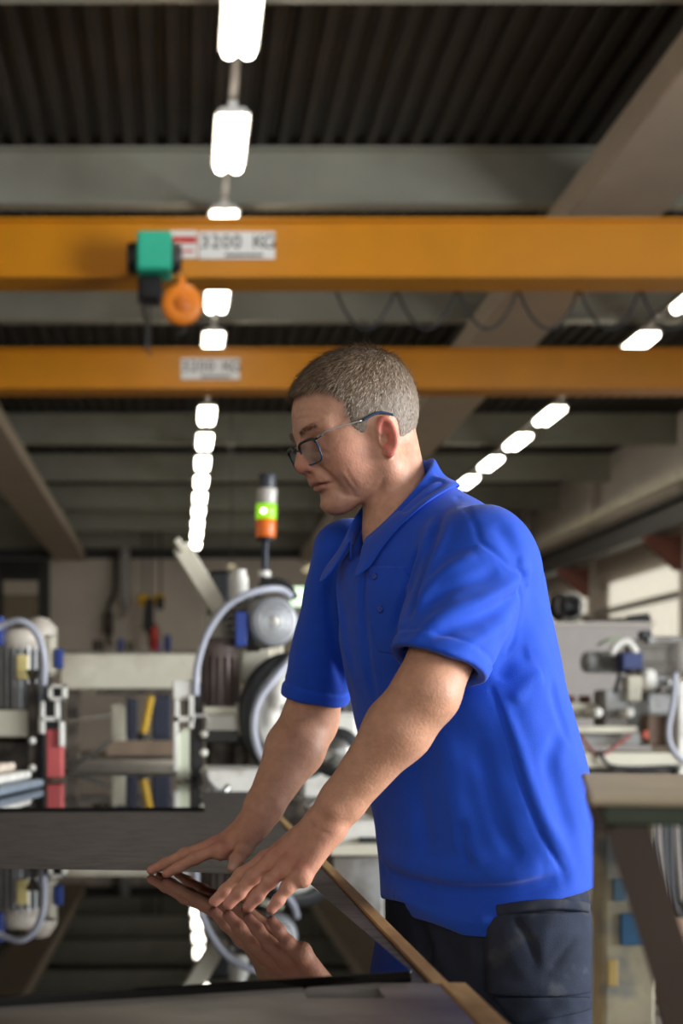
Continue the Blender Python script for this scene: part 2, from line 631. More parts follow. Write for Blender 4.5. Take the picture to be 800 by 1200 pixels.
# ================================================================ FAR END OF THE HALL
def far_box(px0, px1, py0, py1, Y, depth):
    a, b = P(px0, py1, Y), P(px1, py0, Y)
    return ((a.x + b.x) / 2, Y + depth / 2, (a.z + b.z) / 2), (b.x - a.x, depth, b.z - a.z)


# vertical duct and hoses on the far wall, lifting tackle, extinguisher, drums on a shelf
Yf = 30.0
shelf_c = P(150, 762, Yf)
t = thing('storage_rack', 'long grey rack at the far end with drums standing on it', 'rack', (shelf_c.x, Yf, 0))
zt = P(150, 763, Yf).z
B('shelf_board', M_GREY, t, (shelf_c.x, Yf + .4, zt - .05), (3.6, .8, .1))
for xx in (-1.75, 0, 1.75):
    for yy in (.05, .75):
        B('post', M_GREY, t, (shelf_c.x + xx, Yf + yy, (zt - .1) / 2), (.08, .08, zt - .1))
for (px, w, top, m, lab) in ((141, 7, 749, M_BLUE, 'blue drum on the far rack, left of the hanging tackle'),
                             (186, 6, 752, mat('blue_lavender', (110, 122, 176), .5), 'pale blue drum on the far rack, below the red extinguisher'),
                             (196, 8, 744, M_BLUE, 'tall blue drum on the far rack, right of the red extinguisher'),
                             (115, 14, 750, M_GRIME, 'dark grey drum at the left end of the far rack'),
                             (153, 11, 752, mat('olive_drum', (92, 90, 74), .6), 'olive grey drum between the blue drums on the far rack')):
    c0 = P(px, 763, Yf + .35)
    r = w / 2 / FPX * Yf
    h = P(px, top, Yf + .35).z - zt
    d = MB()
    d.lathe((c0.x, Yf + .35, zt), (0, 0, 1), [(0, .001), (0, r), (h * .3, r), (h * .33, r * 1.06), (h * .36, r), (h * .63, r), (h * .66, r * 1.06), (h * .69, r), (h * .97, r), (h, r * .95), (h, .001)], 18)
    tag(d.build('drum', m), lab, 'drum', 'drums on the far rack')
t = thing('lifting_tackle', 'dark lifting tackle with yellow hooks hanging before the far wall', 'lifting tackle', P(177, 700, 45.0))
Yt = 45.0
for px in (168, 176, 188):
    MB().cyl(P(px, 701, Yt), (P(px, 700, Yt).x, Yt, 7.14), .03, n=6).build('rope', M_DGREY, t)
for px in (168, 186):
    c = P(px, 703, Yt)
    m_ = MB()
    m_.lathe((c.x, Yt - .06, c.z), (0, 1, 0), [(0, .001), (0, .17), (.05, .21), (.15, .21), (.2, .17), (.2, .001)], 16)
    m_.build('pulley', M_YELLOW2, t)
c = P(175, 722, Yt)
MB().box((c.x, Yt, c.z), (.28, .3, 1.13), 0, .06).box((c.x + .34, Yt, P(0, 707, Yt).z), (.24, .3, .4), 0, .04).build('body', M_BLK, t)
MB().cyl(P(170, 738, Yt), P(172, 712, Yt), .1, n=10).build('sling', mat('olive_sling', (84, 88, 70), .8), t)
MB().cyl(P(177, 760, Yt), P(176, 738, Yt), .09, n=10).build('sling', M_DGREY, t)
c = P(181, 745, Yf + .1)
t = thing('fire_extinguisher', 'red fire extinguisher standing on the far rack beside the tackle', 'fire extinguisher', (c.x, Yf + .12, zt))
zh = P(181, 733, Yf).z - zt
MB().lathe((c.x, Yf + .12, zt), (0, 0, 1), [(0, .001), (0, .08), (zh * .75, .08), (zh * .88, .06), (zh * .95, .025), (zh, .025), (zh, .001)], 16).build('cylinder', mat('extinguisher_red', (190, 40, 30), .4), t)
MB().box((c.x, Yf + .12, zt + zh + .03), (.1, .04, .05), 0, .01).build('valve', M_BLK, t)
MB().tube([(c.x + .04, Yf + .1, zt + zh), (c.x + .11, Yf + .1, zt + zh * .8), (c.x + .1, Yf + .1, zt + zh * .3)], .014, 6, samples=5).build('hose', M_RUBBER, t)
t = thing('ventilation_pipe', 'pale grey vertical duct coming down before the far wall', 'pipe', P(146, 700, 46))
a = P(146, 708, 46)
m_ = MB()
m_.cyl((a.x, 46, a.z), (a.x, 46, 7.14), .17, n=16)
m_.build('duct', mat('duct_grey', (170, 170, 168), .5, .2), t)
MB().tube([P(146, 706, 46), P(146, 718, 46), P(141, 722, 46)], .09, 10, samples=5).build('hose', M_GREY, t)
t = thing('hanging_hose', 'dark grey hose looped beside the pale duct on the far wall', 'hose', P(136, 700, 46.2))
MB().tube([(P(135, 0, 46.2).x, 46.2, 7.14), P(135, 690, 46.2), P(128, 710, 46.2), P(127, 740, 46.2), P(129, 758, 46.2)], .08, 8, samples=6).build('hose', M_DGREY, t)
c = P(127, 730, 46.2)
MB().lathe((c.x, 46.2, c.z - .4), (0, 0, 1), [(0, .02), (.05, .17), (.7, .17), (.8, .04)], 12).build('nozzle', M_GRIME, t)
# lit panels far right of the light row
c, s = far_box(341, 358, 688, 710, 24, .06)
m_ = MB().box((c[0], c[1], c[2]), s, 0, .02)
lp = thing('exit_lamp', 'glowing pale green lamp panel behind the motor, left of the blue shirt', 'lamp', c)
m_.build('panel', mat('exit_glow', (225, 255, 225), .4, emit=(222, 255, 214), estr=1.5), lp)
MB().box((c[0], c[1] + .06, c[2]), (s[0] * 1.05, .06, s[2] * 1.05)).box((c[0], c[1] + .1, c[2] / 2), (.06, .06, c[2])).build('post', M_GREY, lp)
for (px, py, w_, h_, lab) in ((365, 667, 22, 16, 'cream round lamp hanging by the right sleeve of the blue shirt'), (271, 664, 11, 9, 'small cream lamp glowing behind the white cylinder')):
    c = P(px, py, 26)
    lp = thing('work_lamp', lab, 'lamp', c, 'cream lamps in the background')
    r = w_ / 2 / FPX * 26
    MB().lathe((c.x, 26, c.z + r * .5), (0, 0, -1), [(0, .03), (.04, r * .5), (r * .6, r), (r * .75, r), (r * .85, r * .6), (r * .9, .001)], 18).build('shade', mat('cream_lamp', (235, 226, 190), .5, emit=(240, 226, 180), estr=.35), lp)
    MB().cyl((c.x, 26, c.z + r * .5), (c.x, 26, 7.16), .01, n=6).build('cord', M_DGREY, lp)

# ================================================================ POLISHING LINE (left and centre)
def motor(prefix_parent, c, axis, r, L, body_m, cap_m, nrib=22, name='motor', front='fan'):
    """finned electric motor: c = centre of the fan cover, axis runs into the body"""
    c, ax = Vector(c), Vector(axis).normalized()
    u = ax.orthogonal().normalized()
    v = ax.cross(u)
    m_ = MB()
    m_.cyl(c + ax * .07, c + ax * L, r * .74, n=24)
    for i in range(nrib):
        an = 2 * math.pi * i / nrib
        d = u * math.cos(an) + v * math.sin(an)
        tng = ax.cross(d)
        R = Matrix((tng, ax, d)).transposed()
        m_.box(c + ax * (.07 + (L - .1) / 2) + d * r * .86, (.009, L - .1, r * .3), R=R)
    mo = m_.build(name, body_m, prefix_parent)
    cp = MB()
    cp.lathe(c, ax, [(0, .001), (0, r * .84), (.012, r * .97), (.03, r), (.085, r), (.085, r * .9)], 32)
    cp.build('fan_cover', cap_m, mo)
    if front == 'fan':
        for k in range(3):
            rr = r * (.28 + .2 * k)
            ring = [c - ax * .003 + (u * math.cos(q) + v * math.sin(q)) * rr for q in np.linspace(0, 2 * math.pi, 29)[:-1]]
            MB().tube(ring, .0035, 5, closed=True).build('grille_ring', M_STEEL, mo)
        MB().lathe(c - ax * .012, ax, [(0, .001), (0, r * .16), (.012, r * .2)], 18).build('hub', M_MWHT, mo)
    fl = MB()
    fl.lathe(c + ax * (L - .02), ax, [(0, r * .8), (0, r * 1.02), (.03, r * 1.02), (.03, .001)], 24)
    fl.build('flange', body_m, mo)
    return mo


YM = 5.8
SC = YM / FPX                       # metres per pixel at the machines


def pbox(name, m, parent, px0, px1, py0, py1, Y, depth, bev=.004, rz=0):
    c, s = far_box(px0, px1, py0, py1, Y, depth)
    return B(name, m, parent, c, s, rz, bev)


# --- centre machine
t = thing('edge_polisher', 'white stone edge polishing machine in the centre with a round motor and arched grey hose', 'machine', (P(320, 0, YM).x, YM + .3, 0))
ctr = t
mc = P(323, 728, YM - .05)
motor(t, mc, (-.3, 1, 0), .105, .36, M_GREY, mat('fan_cover_grey', (150, 152, 156), .4, .3, .1, 30))
pbox('terminal_box', M_BLUE, t, 276, 289, 717, 757, YM - .06, .1)
pbox('motor_bracket', M_DGREY, t, 288, 305, 700, 765, YM + .2, .2)
m_ = MB()
m_.cyl(P(281, 703, YM + .25), P(281, 676, YM + .25), .036, n=16)
m_.cyl(P(281, 678, YM + .25), P(281, 668, YM + .25), .028, n=16)
m_.build('pneumatic_cylinder', M_MWHT, t)
pbox('cylinder_mount', M_MWHT, t, 270, 276, 670, 712, YM + .25, .08)
m_ = MB()
arc = [P(302, 700, YM + .1), P(306, 687, YM + .1), P(322, 681, YM + .1), P(338, 688, YM + .1), P(346, 702, YM + .1)]
m_.tube(arc, .016, 8, samples=5)
m_.build('lifting_arch', M_BLK, t)
MB().tube([P(229, 815, YM - .15), P(231, 780, YM - .15), P(243, 742, YM - .15), P(266, 710, YM - .15), P(296, 694, YM - .15), P(326, 690, YM - .1), P(340, 698, YM)], .0145, 12, samples=8).build('water_hose', M_HOSE, t)
MB().tube([P(348, 752, YM - .02), P(342, 770, YM - .05), P(322, 795, YM - .1), P(303, 822, YM - .12), P(297, 850, YM - .12), P(302, 878, YM - .1), P(314, 900, YM - .06)], .0145, 12, samples=8).build('water_hose', M_HOSE, t)
# slanted beige guard bar
a, b = P(211, 640, YM + .3), P(262, 722, YM + .3)
d = (b - a)
R = Matrix((Vector((d.z, 0, -d.x)).normalized(), Vector((0, 1, 0)), d.normalized())).transposed()
MB().box((a + b) / 2, (.078, .05, d.length), bev=.006, R=R).build('guard_bar', M_CREAM, t)
MB().box(a + Vector((.0, -.02, .0)), (.03, .09, .06), bev=.004, R=R).build('guard_bar_lip', M_CREAM, t)
pbox('dark_housing', M_BLK, t, 243, 272, 668, 740, YM + .42, .16, .02)
pbox('arm', M_CREAM, t, 238, 288, 720, 750, YM + .3, .12)
# brown finned spindle motor
mc = P(258, 748, YM + .1)
motor(t, mc, (0, 0, -1), .082, .3, mat('brown_motor', (112, 98, 92), .5, .2, .2, 20), MATS['brown_motor'], 16, 'spindle_motor', front='')
pbox('spindle_plate', M_CREAM, t, 238, 280, 828, 837, YM - .02, .3)
pbox('spindle_block', M_MWHT, t, 241, 276, 837, 856, YM, .24)
pbox('spindle_base', M_DGREY, t, 236, 280, 856, 870, YM + .02, .2)
MB().cyl(P(258, 870, YM + .1), P(258, 903, YM + .1), .06, n=18).build('polishing_head', M_GRIME, t)
pbox('shaft_cover', M_GRIME, t, 266, 290, 862, 905, YM + .12, .2, .02)
# big wheel guard: dark rim around a white plate
wc = P(348, 838, YM + .05)
ax = Vector((-.5, .87, 0)).normalized()
m_ = MB()
m_.lathe(wc, ax, [(-.03, .215), (-.03, .262), (.04, .262), (.04, .215), (-.03, .215)], 48)
m_.build('wheel_guard_rim', M_RUBBER, t)
MB().lathe(wc, ax, [(0, .001), (0, .06), (-.006, .08), (0, .1), (0, .216), (.05, .216), (.05, .001)], 48).build('wheel_plate', M_MWHT, t)
pbox('column', M_CREAM, t, 290, 332, 752, 935, YM + .3, .35, .01)
pbox('head_mount', M_CREAM, t, 282, 318, 748, 800, YM + .2, .2, .01)
pbox('side_valve', M_MWHT, t, 338, 352, 790, 830, YM - .1, .06, .008)
pbox('side_valve', M_MWHT, t, 330, 338, 825, 850, YM - .1, .05, .008)
m_ = MB()
sc = P(392, 882, YM - .2)
m_.lathe(sc, (.35, 1, 0), [(0, .06), (0, .1), (.05, .1), (.05, .06), (0, .06)], 30)
m_.build('pulley_rim', M_RUBBER, t)
MB().lathe(sc, (.35, 1, 0), [(-.02, .001), (-.02, .03), (.0, .04), (.0, .066), (.05, .066), (.05, .001)], 30).build('pulley_face', M_STEEL, t)
pbox('motor_housing', M_MWHT, t, 352, 420, 835, 960, YM + .1, .3, .02)
# white frames holding the clamp pad
pbox('clamp_bracket', M_MWHT, t, 202, 226, 797, 820, YM - .15, .1, .006)
for (x0, x1, y0, y1) in ((204, 210, 820, 846), (204, 228, 839, 846), (221, 227, 815, 854), (203, 209, 846, 905)):
    pbox('clamp_arm', M_MWHT, t, x0, x1, y0, y1, YM - .17, .09, .003)
pbox('clamp_rod', M_STEEL, t, 226, 242, 836, 841, YM - .12, .03)
pbox('clamp_post', M_DGREY, t, 224, 238, 800, 912, YM + .05, .12)
for k in range(3):
    c = P(239, 860 + 22 * k, YM - .04)
    MB().lathe(c, (0, 1, 0), [(-.03, .001), (-.03, .014), (0, .016), (.02, .016)], 12).build('bolt', M_MWHT, t)
m_ = MB()
a, b = far_box(207, 222, 852, 912, YM - .15, .1)
m_.prism([(a[0] - b[0] / 2, a[2] - b[2] / 2), (a[0] + b[0] / 2, a[2] - b[2] / 2), (a[0] + b[0] / 2, a[2] + b[2] * .55), (a[0] + b[0] * .1, a[2] + b[2] * .5), (a[0] - b[0] / 2, a[2] + b[2] * .3)], YM - .15, YM - .05, 'y')
m_.build('clamp_pad', M_PALE, t)
pbox('tray', M_MWHT, t, 240, 322, 902, 933, YM - .45, .5, .01)
m_ = MB()
for k in range(5):
    c = P(262 + 9 * k, 934, YM - .5)
    m_.box(c, (.018, .02, .02), 0, .004)
m_.build('tray_feet', M_GRIME, t)
MB().tube([P(239, 905, YM - .4), P(245, 920, YM - .5), P(258, 930, YM - .52), P(268, 922, YM - .5)], .014, 8, samples=5).build('cable', M_STEEL, t)
MB().cyl(P(247, 928, YM - .4), P(247, 915, YM - .4), .018, n=12).build('orange_knob', M_ORANGE, t)
# lower body beside the man: white covers and a grey cabinet
YB = 5.0
pbox('lower_cover', M_MWHT, t, 384, 446, 962, 990, YB + .1, .5, .01)
pbox('cabinet_top', M_CREAM, t, 386, 452, 990, 1003, YB - .02, .7, .005)
c, s = far_box(388, 450, 1003, 1190, YB, .6)
B('cabinet', M_GREY, t, (c[0], c[1], (ZC + (VY - 1003) / FPX * YB) / 2), (s[0], s[1], ZC + (VY - 1003) / FPX * YB), 0, .01)
pbox('dark_slot', M_BLK, t, 422, 444, 982, 992, YB + .06, .06)
c, s = far_box(230, 420, 915, 1190, YM - .15, .5)
zt_ = ZC + (VY - 935) / FPX * YM
B('machine_base', M_GRIME, t, (c[0], c[1], zt_ / 2), (s[0], s[1], zt_), 0, .02)
c = P(365, 945, YB + .3)
MB().lathe(c, (0, -1, 0), [(0, .001), (0, .03), (.05, .03), (.06, .02), (.06, .001)], 16).build('gauge', M_STEEL, t)

# signal tower on the machine
sb = P(310, 672, YM + .25)
t = thing('signal_tower', 'signal tower lamp with orange, glowing green and clear segments on a black post', 'signal lamp', sb)
st = P(313, 560, YM + .25)
du = (st - sb).normalized()
LEN = (st - sb).length


def seg(name, y0, y1, r, m, r2=None):
    t0, t1 = (672 - y0) / 112 * LEN, (672 - y1) / 112 * LEN
    r2 = r2 or r
    return MB().lathe(sb + du * t0, du, [(0, .001), (0, r * .96), (.004, r), (t1 - t0 - .004, r2), (t1 - t0, r2 * .96), (t1 - t0, .001)], 22).build(name, m, t)


seg('base_disc', 676, 669, .026, M_MWHT)
seg('foot', 680, 676, .018, M_BLK)
seg('post', 669, 634, .014, mat('navy_post', (34, 40, 54), .5))
seg('collar', 634, 630, .04, M_BLK)
seg('orange_segment', 630, 609, .043, mat('lens_orange', (228, 110, 30), .3, emit=(240, 110, 20), estr=.12))
gs = seg('green_segment', 609, 591, .044, mat('lens_green', (120, 190, 30), .3, emit=(150, 225, 20), estr=.75))
c = sb + du * ((672 - 600) / 112 * LEN)
MB().lathe(c + Vector((-.012, -.046, 0)), (0, 1, 0), [(0, .001), (.0, .008), (.008, .013)], 14).build('bulb', mat('bulb_glow', (255, 255, 220), .4, emit=(255, 250, 190), estr=6), gs)
seg('clear_segment', 591, 573, .041, mat('lens_clear', (196, 190, 182), .25), .044)
seg('cap', 573, 556, .037, mat('cap_dark', (52, 54, 62), .4))

# --- left machine
t = thing('edge_polisher', 'grey finned motor machine at the left edge of the line with a red clamp pad', 'machine', (P(20, 0, YM).x, YM + .3, 0))
mc = P(24, 738, YM + .1)
motor(t, mc, (0, 0, -1), .1, .36, mat('finned_grey', (158, 158, 158), .4, .4, .1, 20), mat('cap_beige', (196, 186, 172), .5), 20, 'spindle_motor', front='')
pbox('rating_plate', mat('plate_yellow', (214, 196, 130), .5), t, 19, 33, 767, 796, YM - .03, .02)
pbox('terminal_box', M_CREAM, t, 44, 64, 728, 792, YM + .2, .16, .02)
MB().lathe(P(46, 745, YM + .16), (0, 0, 1), [(0, .07), (.03, .07), (.07, .04), (.08, .001)], 20).build('cap_cone', MATS['cap_beige'], t)
pbox('blue_plug', M_BLUE, t, 64, 73, 760, 783, YM + .2, .07)
pbox('blue_plug', M_BLUE, t, -8, 3, 722, 757, YM, .07)
MB().tube([P(-14, 742, YM - .1), P(2, 733, YM - .1), P(24, 728, YM - .12), P(42, 741, YM - .12), P(51, 768, YM - .12), P(51, 800, YM - .1), P(48, 822, YM - .06)], .0145, 12, samples=8).build('water_hose', M_HOSE, t)
pbox('motor_foot', M_GRIME, t, -4, 46, 830, 838, YM, .26)
pbox('table_plate', M_CREAM, t, -30, 33, 832, 864, YM - .1, .5, .01)
pbox('machine_head', M_GRIME, t, -30, 36, 864, 912, YM + .05, .4, .02)
pbox('post', M_GRIME, t, 33, 43, 800, 912, YM - .1, .08)
m_ = MB()
m_.lathe(P(38, 800, YM - .08), (0, 0, 1), [(0, .012), (.04, .025), (.05, .03), (.055, .001)], 14)
m_.build('valve_cup', M_GRIME, t)
for k in range(2):
    MB().lathe(P(38, 868 + 32 * k, YM - .12), (0, 1, 0), [(-.03, .001), (-.03, .012), (0, .015), (.02, .015)], 12).build('bolt', M_MWHT, t)
fr = MB()
for (x0, x1, y0, y1) in ((56, 77, 802, 806), (56, 77, 817, 821), (56, 61, 802, 821), (72, 77, 802, 821)):
    c, s = far_box(x0, x1, y0, y1, YM - .17, .09)
    fr.box(c, s, 0, .002)
fr.build('clamp_bracket', M_MWHT, t)
for (x0, x1, y0, y1) in ((47, 52, 822, 860), (64, 69, 822, 845), (47, 69, 840, 845), (69, 74, 846, 875)):
    pbox('clamp_arm', M_MWHT, t, x0, x1, y0, y1, YM - .17, .09, .003)
pbox('clamp_core', M_BLK, t, 52, 72, 806, 858, YM - .12, .09)
m_ = MB()
a, b = far_box(54, 73, 855, 912, YM - .15, .1)
m_.box(a, b, 0, .006)
m_.build('clamp_pad', M_RED, t)
pbox('foot', M_BLK, t, 30, 52, 860, 914, YM - .02, .3)
c, s = far_box(-40, 75, 915, 1190, YM - .25, .5)
B('machine_base', M_GRIME, t, (c[0] - .1, c[1], .43), (s[0], s[1], .86), 0, .02)
# --- cream gantry beam joining both machines
c, s = far_box(70, 236, 766, 808, 7.4, .3)
t = thing('gantry_beam', 'cream box beam running between the left and centre machines', 'beam', (c[0], 7.55, 0))
B('beam', M_CREAM, t, c, s, 0, .01)
for xx in (-1, 1):
    B('leg', M_GRIME, t, (c[0] + xx * (s[0] / 2 - .06), 7.56, (c[2] - s[2] / 2) / 2), (.06, .2, c[2] - s[2] / 2))
B('grime_strip', M_GRIME, t, (c[0] + .1, 7.41, c[2] - s[2] / 2 - .012), (s[0] * .75, .1, .03))
# --- conveyor bed between the machines
t = thing('roller_conveyor', 'dark roller conveyor bed between the left and centre machines', 'conveyor', (-.25, 6.6, 0))
zc = .9
for sx in (-.6, .3):
    B('side_rail', M_GRIME, t, (-.15 + sx, 7.65, zc - .03), (.06, 2.1, .12), 0, .005)
for k in range(10):
    yy = 6.68 + k * .21
    MB().cyl((-.73, yy, zc), (.12, yy, zc), .035, n=12).build('roller', M_STEEL, t)
for (sx, yy) in ((-.6, 6.7), (.3, 6.7), (-.6, 8.5), (.3, 8.5)):
    B('leg', M_GRIME, t, (-.15 + sx, yy, .42), (.06, .06, .84))
B('splash_plate', M_STEEL, t, (-.72, 7.3, 1.1), (.02, 1.2, .36), .1)
MB().cyl(P(78, 846, 6.66), P(131, 838, 7.2), .008, n=8).build('guide_rod', M_STEEL, t)
MB().cyl(P(75, 905, 6.65), P(130, 868, 7.6), .012, n=8).build('guide_rod', M_DGREY, t)
pbox('back_board', mat('brown_board', (132, 112, 92), .6), t, 124, 204, 868, 886, 8.6, .1)
pbox('back_board', M_GRIME, t, 76, 204, 886, 906, 8.4, .1)
for (x0, x1, y0, y1, m, lab) in ((130, 148, 826, 866, M_CREAM, 'pale control box standing behind the conveyor'),
                                 (148, 160, 818, 866, mat('navy_box', (46, 50, 66), .5), 'navy blue cabinet behind the conveyor beside the pale box'),
                                 (178, 200, 814, 866, mat('navy_box', (46, 50, 66), .5), 'navy blue cabinet behind the yellow slanted tube')):
    tt = thing('cabinet', lab, 'cabinet', (P(x0, 0, 9.2).x, 9.3, 0), 'cabinets behind the conveyor')
    c, s = far_box(x0, x1, y0, y1, 9.2, .3)
    B('body', m, tt, (c[0], c[1], (c[2] + s[2] / 2) / 2), (s[0], s[1], c[2] + s[2] / 2), 0, .01)
    B('door', m, tt, (c[0], c[1] - s[1] / 2 - .006, c[2]), (s[0] * .86, .014, s[2] * .86), 0, .004)
tt = thing('yellow_tube', 'slanted bright yellow tube leaning behind the conveyor', 'tube', P(168, 862, 9.0))
MB().cyl(P(168, 860, 9.0), P(177, 816, 9.0), .024, n=14).build('tube', M_YELLOW2, tt)
MB().cyl(P(167, 868, 9.0), P(168, 859, 9.0), .036, n=14).build('socket', M_BLK, tt)
MB().cyl((P(167, 868, 9.0).x, 9.0, 0), P(167, 868, 9.0), .02, n=10).build('stand', M_BLK, tt)

# ================================================================ WORK TABLE AND SLABS
SLZ = ZC - .265                    # top of the stone slab
TBZ = SLZ - .012                   # table top
M_TABLE = mat('worn_dark_table', (76, 68, 62), .66, 0, .25, 40, .5, 160, dark=(48, 44, 41), stretch=(.6, 1.4, 1))
M_TABLE2 = mat('worn_grey_board', (118, 110, 102), .45, 0, .3, 14, .4, 90, dark=(64, 60, 55), stretch=(.5, 1, 1))
M_WOOD = mat('raw_wood_edge', (196, 156, 98), .7, 0, .2, 16, .6, 90, stretch=(1, .2, 1), dark=(146, 108, 62))
M_SLAB = mat('polished_black_stone', (9, 8, 7), .008, 0, .3, 60, spec=.55)
t = thing('work_table', 'long dark work table with a raw wooden edge strip under the stone slabs', 'table', (-.7, 3, 0))
B('table_top', M_TABLE, t, (-.92, 3.28, TBZ - .02), (2.35, 3.64, .04), 0, .002)
# near board with a hand slot
nx0, nx1, ny0, ny1, nz = -2.1, .262, .9, 1.455, TBZ + .002
sx0, sx1, sy0, sy1 = .122, .198, 1.378, 1.432
m_ = MB()
for (x0, x1, y0, y1) in ((nx0, sx0, ny0, ny1), (sx1, nx1, ny0, ny1), (sx0, sx1, ny0, sy0), (sx0, sx1, sy1, ny1)):
    m_.box(((x0 + x1) / 2, (y0 + y1) / 2, nz - .02), (x1 - x0, y1 - y0, .04))
m_.build('near_board', M_TABLE2, t)
B('slot_bottom', M_BLK, t, ((sx0 + sx1) / 2, (sy0 + sy1) / 2, nz - .07), (sx1 - sx0 + .02, sy1 - sy0 + .02, .008))
B('edge_strip', M_WOOD, t, (.266, 3.28, TBZ - .022), (.02, 3.64, .048), 0, .002)
B('edge_strip', M_WOOD, t, (.278, 1.178, TBZ - .022), (.03, .555, .05), 0, .003)
for yy in (1.3, 3.0, 4.9):
    for xx in (-1.9, .18):
        B('leg', M_DGREY, t, (xx, yy, (TBZ - .04) / 2), (.07, .07, TBZ - .04), 0, .004)
for xx in (-1.9, .18):
    B('side_rail', M_DGREY, t, (xx, 3.1, TBZ - .085), (.05, 3.9, .09))
m_ = MB()
m_.prism([(.238, 1.468), (.197, 2.325), (-.061, 2.414), (-1.25, 2.54), (-1.25, .985)], TBZ, SLZ)
slab = m_.build('stone_slab', M_SLAB)
bv = slab.modifiers.new('bevel', 'BEVEL')
bv.width = .0012
bv.segments = 2
tag(slab, 'polished black stone slab on the table under the man\'s hands', 'stone slab')
m_ = MB()
m_.prism([(.067, 4.06), (.067, 6.1), (-1.35, 6.1), (-1.35, 3.97)], TBZ + .0005, SLZ)
tag(m_.build('stone_slab', M_SLAB), 'second polished black slab lying under the clamp pads of the machines', 'stone slab')
# folded covers lying on the far slab at the left edge of the frame
t = thing('folded_cover', 'pale folded plastic cover lying on the far slab at the left edge', 'cover', P(5, 930, 4.9))
for k, (m, dx, dy) in enumerate(((mat('grey_blue_cover', (128, 138, 150), .5), 0, 0), (M_MWHT, -.02, .06), (mat('peach_cover', (214, 198, 182), .6), -.05, .1))):
    B('fold', m, t, (-.72 + dx, 4.75 + dy, SLZ + .018 + k * .03), (.36 - .04 * k, .8 - .1 * k, .028), -.12, .008)

# ================================================================ RIGHT SIDE BACKGROUND
YR = 8.0
t = thing('partition_cabinet', 'wide plain grey cabinet behind the right-hand machine', 'cabinet', (P(700, 0, 11).x, 11.3, 0))
c, s = far_box(628, 764, 732, 850, 11, .5)
ztop = c[2] + s[2] / 2
B('body', mat('cabinet_grey', (168, 160, 154), .6, 0, .05), t, (c[0], c[1], ztop / 2), (s[0], s[1], ztop), 0, .01)
pbox('top_edge', M_WALLD, t, 626, 768, 729, 733, 10.97, .56)
t = thing('cable_reel', 'dark cable reel standing on the grey cabinet', 'reel', P(661, 729, 11.2))
c = P(661, 711, 11.15)
m_ = MB()
m_.lathe(c, (1, .45, 0), [(-.07, .001), (-.07, .11), (-.055, .11), (-.055, .05), (.055, .05), (.055, .11), (.07, .11), (.07, .001)], 26)
m_.build('reel', M_BLK, t)
ring = [c + Vector((.03 + .1 * math.cos(q), -.05, .1 * math.sin(q))) for q in np.linspace(0, 2 * math.pi, 25)[:-1]]
MB().tube(ring, .009, 7, closed=True).build('hoop', M_GREY, t)
t = thing('steel_bar', 'dark round bar lying along the top of the grey cabinet', 'bar', P(720, 729, 11.2))
m_ = MB()
m_.cyl(P(684, 729, 11.2), P(762, 726, 11.2), .028, n=12)
m_.build('bar', M_GRIME, t)
MB().cyl(P(735, 726, 11.2), P(760, 723, 11.2), .034, n=12).build('sleeve', M_BLK, t)

t = thing('grinding_machine', 'cluttered grey grinding machine with two motors and a blue box at the right edge', 'machine', (P(740, 0, YR).x, YR + .3, 0))
motor(t, P(684, 776, YR + .1), (1, .15, 0), .062, .26, M_GREY, M_GREY, 20, 'motor', front='')
motor(t, P(800, 770, YR + .05), (-1, .1, 0), .1, .3, mat('dusty_grey', (140, 134, 126), .6, 0, .15, 14), mat('dusty_grey', (140, 134, 126)), 20, 'motor', front='')
pbox('motor_top', M_GREY, t, 760, 800, 745, 754, YR, .14)
pbox('blue_box', mat('blue_box', (30, 46, 100), .5), t, 730, 753, 765, 784, YR - .1, .1)
pbox('dark_plug', M_BLK, t, 752, 764, 739, 748, YR, .08)
m_ = MB()
m_.tube([P(716, 768, YR), P(722, 756, YR), P(735, 752, YR), P(745, 765, YR)], .022, 9, samples=5)
m_.build('elbow_pipe', M_MWHT, t)
MB().tube([P(700, 756, YR + .05), P(712, 750, YR), P(726, 748, YR), P(742, 756, YR)], .008, 7, samples=5).build('air_line', mat('pale_green_line', (150, 164, 128), .5), t)
MB().tube([P(727, 786, YR - .05), P(722, 806, YR - .05), P(714, 828, YR)], .014, 8, samples=5).build('cable', M_RUBBER, t)
pbox('spindle', M_CREAM, t, 735, 752, 792, 822, YR - .1, .12, .01)
pbox('spindle_cap', M_MWHT, t, 754, 770, 784, 810, YR - .06, .14, .02)
pbox('carriage', M_GREY, t, 708, 736, 808, 852, YR - .05, .22, .01)
pbox('carriage', M_GREY, t, 736, 758, 822, 852, YR - .02, .2, .01)
pbox('gear_cover', M_GREY, t, 757, 792, 790, 838, YR + .06, .22, .02)
for k in range(4):
    m_ = MB()
    m_.lathe(P(765 + 9 * k, 800 + 9 * (k % 2), YR + .02), (0, 1, 0), [(-.02, .001), (-.02, .018), (.05, .02)], 12)
    m_.build('knob', M_GRIME if k % 2 else M_STEEL, t)
for px in (701, 738):
    MB().lathe(P(px, 835, YR - .16), (0, 1, 0), [(0, .001), (0, .024), (.02, .028), (.2, .028)], 16).build('air_cylinder', M_MWHT, t)
pbox('dark_gap', M_BLK, t, 745, 757, 806, 850, YR + .12, .1)
pbox('slide_bar', M_CREAM, t, 671, 746, 851, 859, YR - .2, .16, .006)
pbox('slide_base', M_GREY, t, 676, 800, 858, 874, YR - .1, .3, .01)
pbox('brown_block', mat('brown_block', (104, 80, 62), .6, 0, .2, 12), t, 758, 786, 838, 874, YR - .14, .16, .01)
pbox('lower_shelf', M_CREAM, t, 682, 800, 882, 900, YR - .3, .5, .006)
MB().tube([P(680, 862, YR - .25), P(700, 885, YR - .3), P(724, 872, YR - .3), P(738, 862, YR - .25)], .009, 7, samples=6).build('red_cable', mat('red_cable', (140, 58, 52), .5), t)
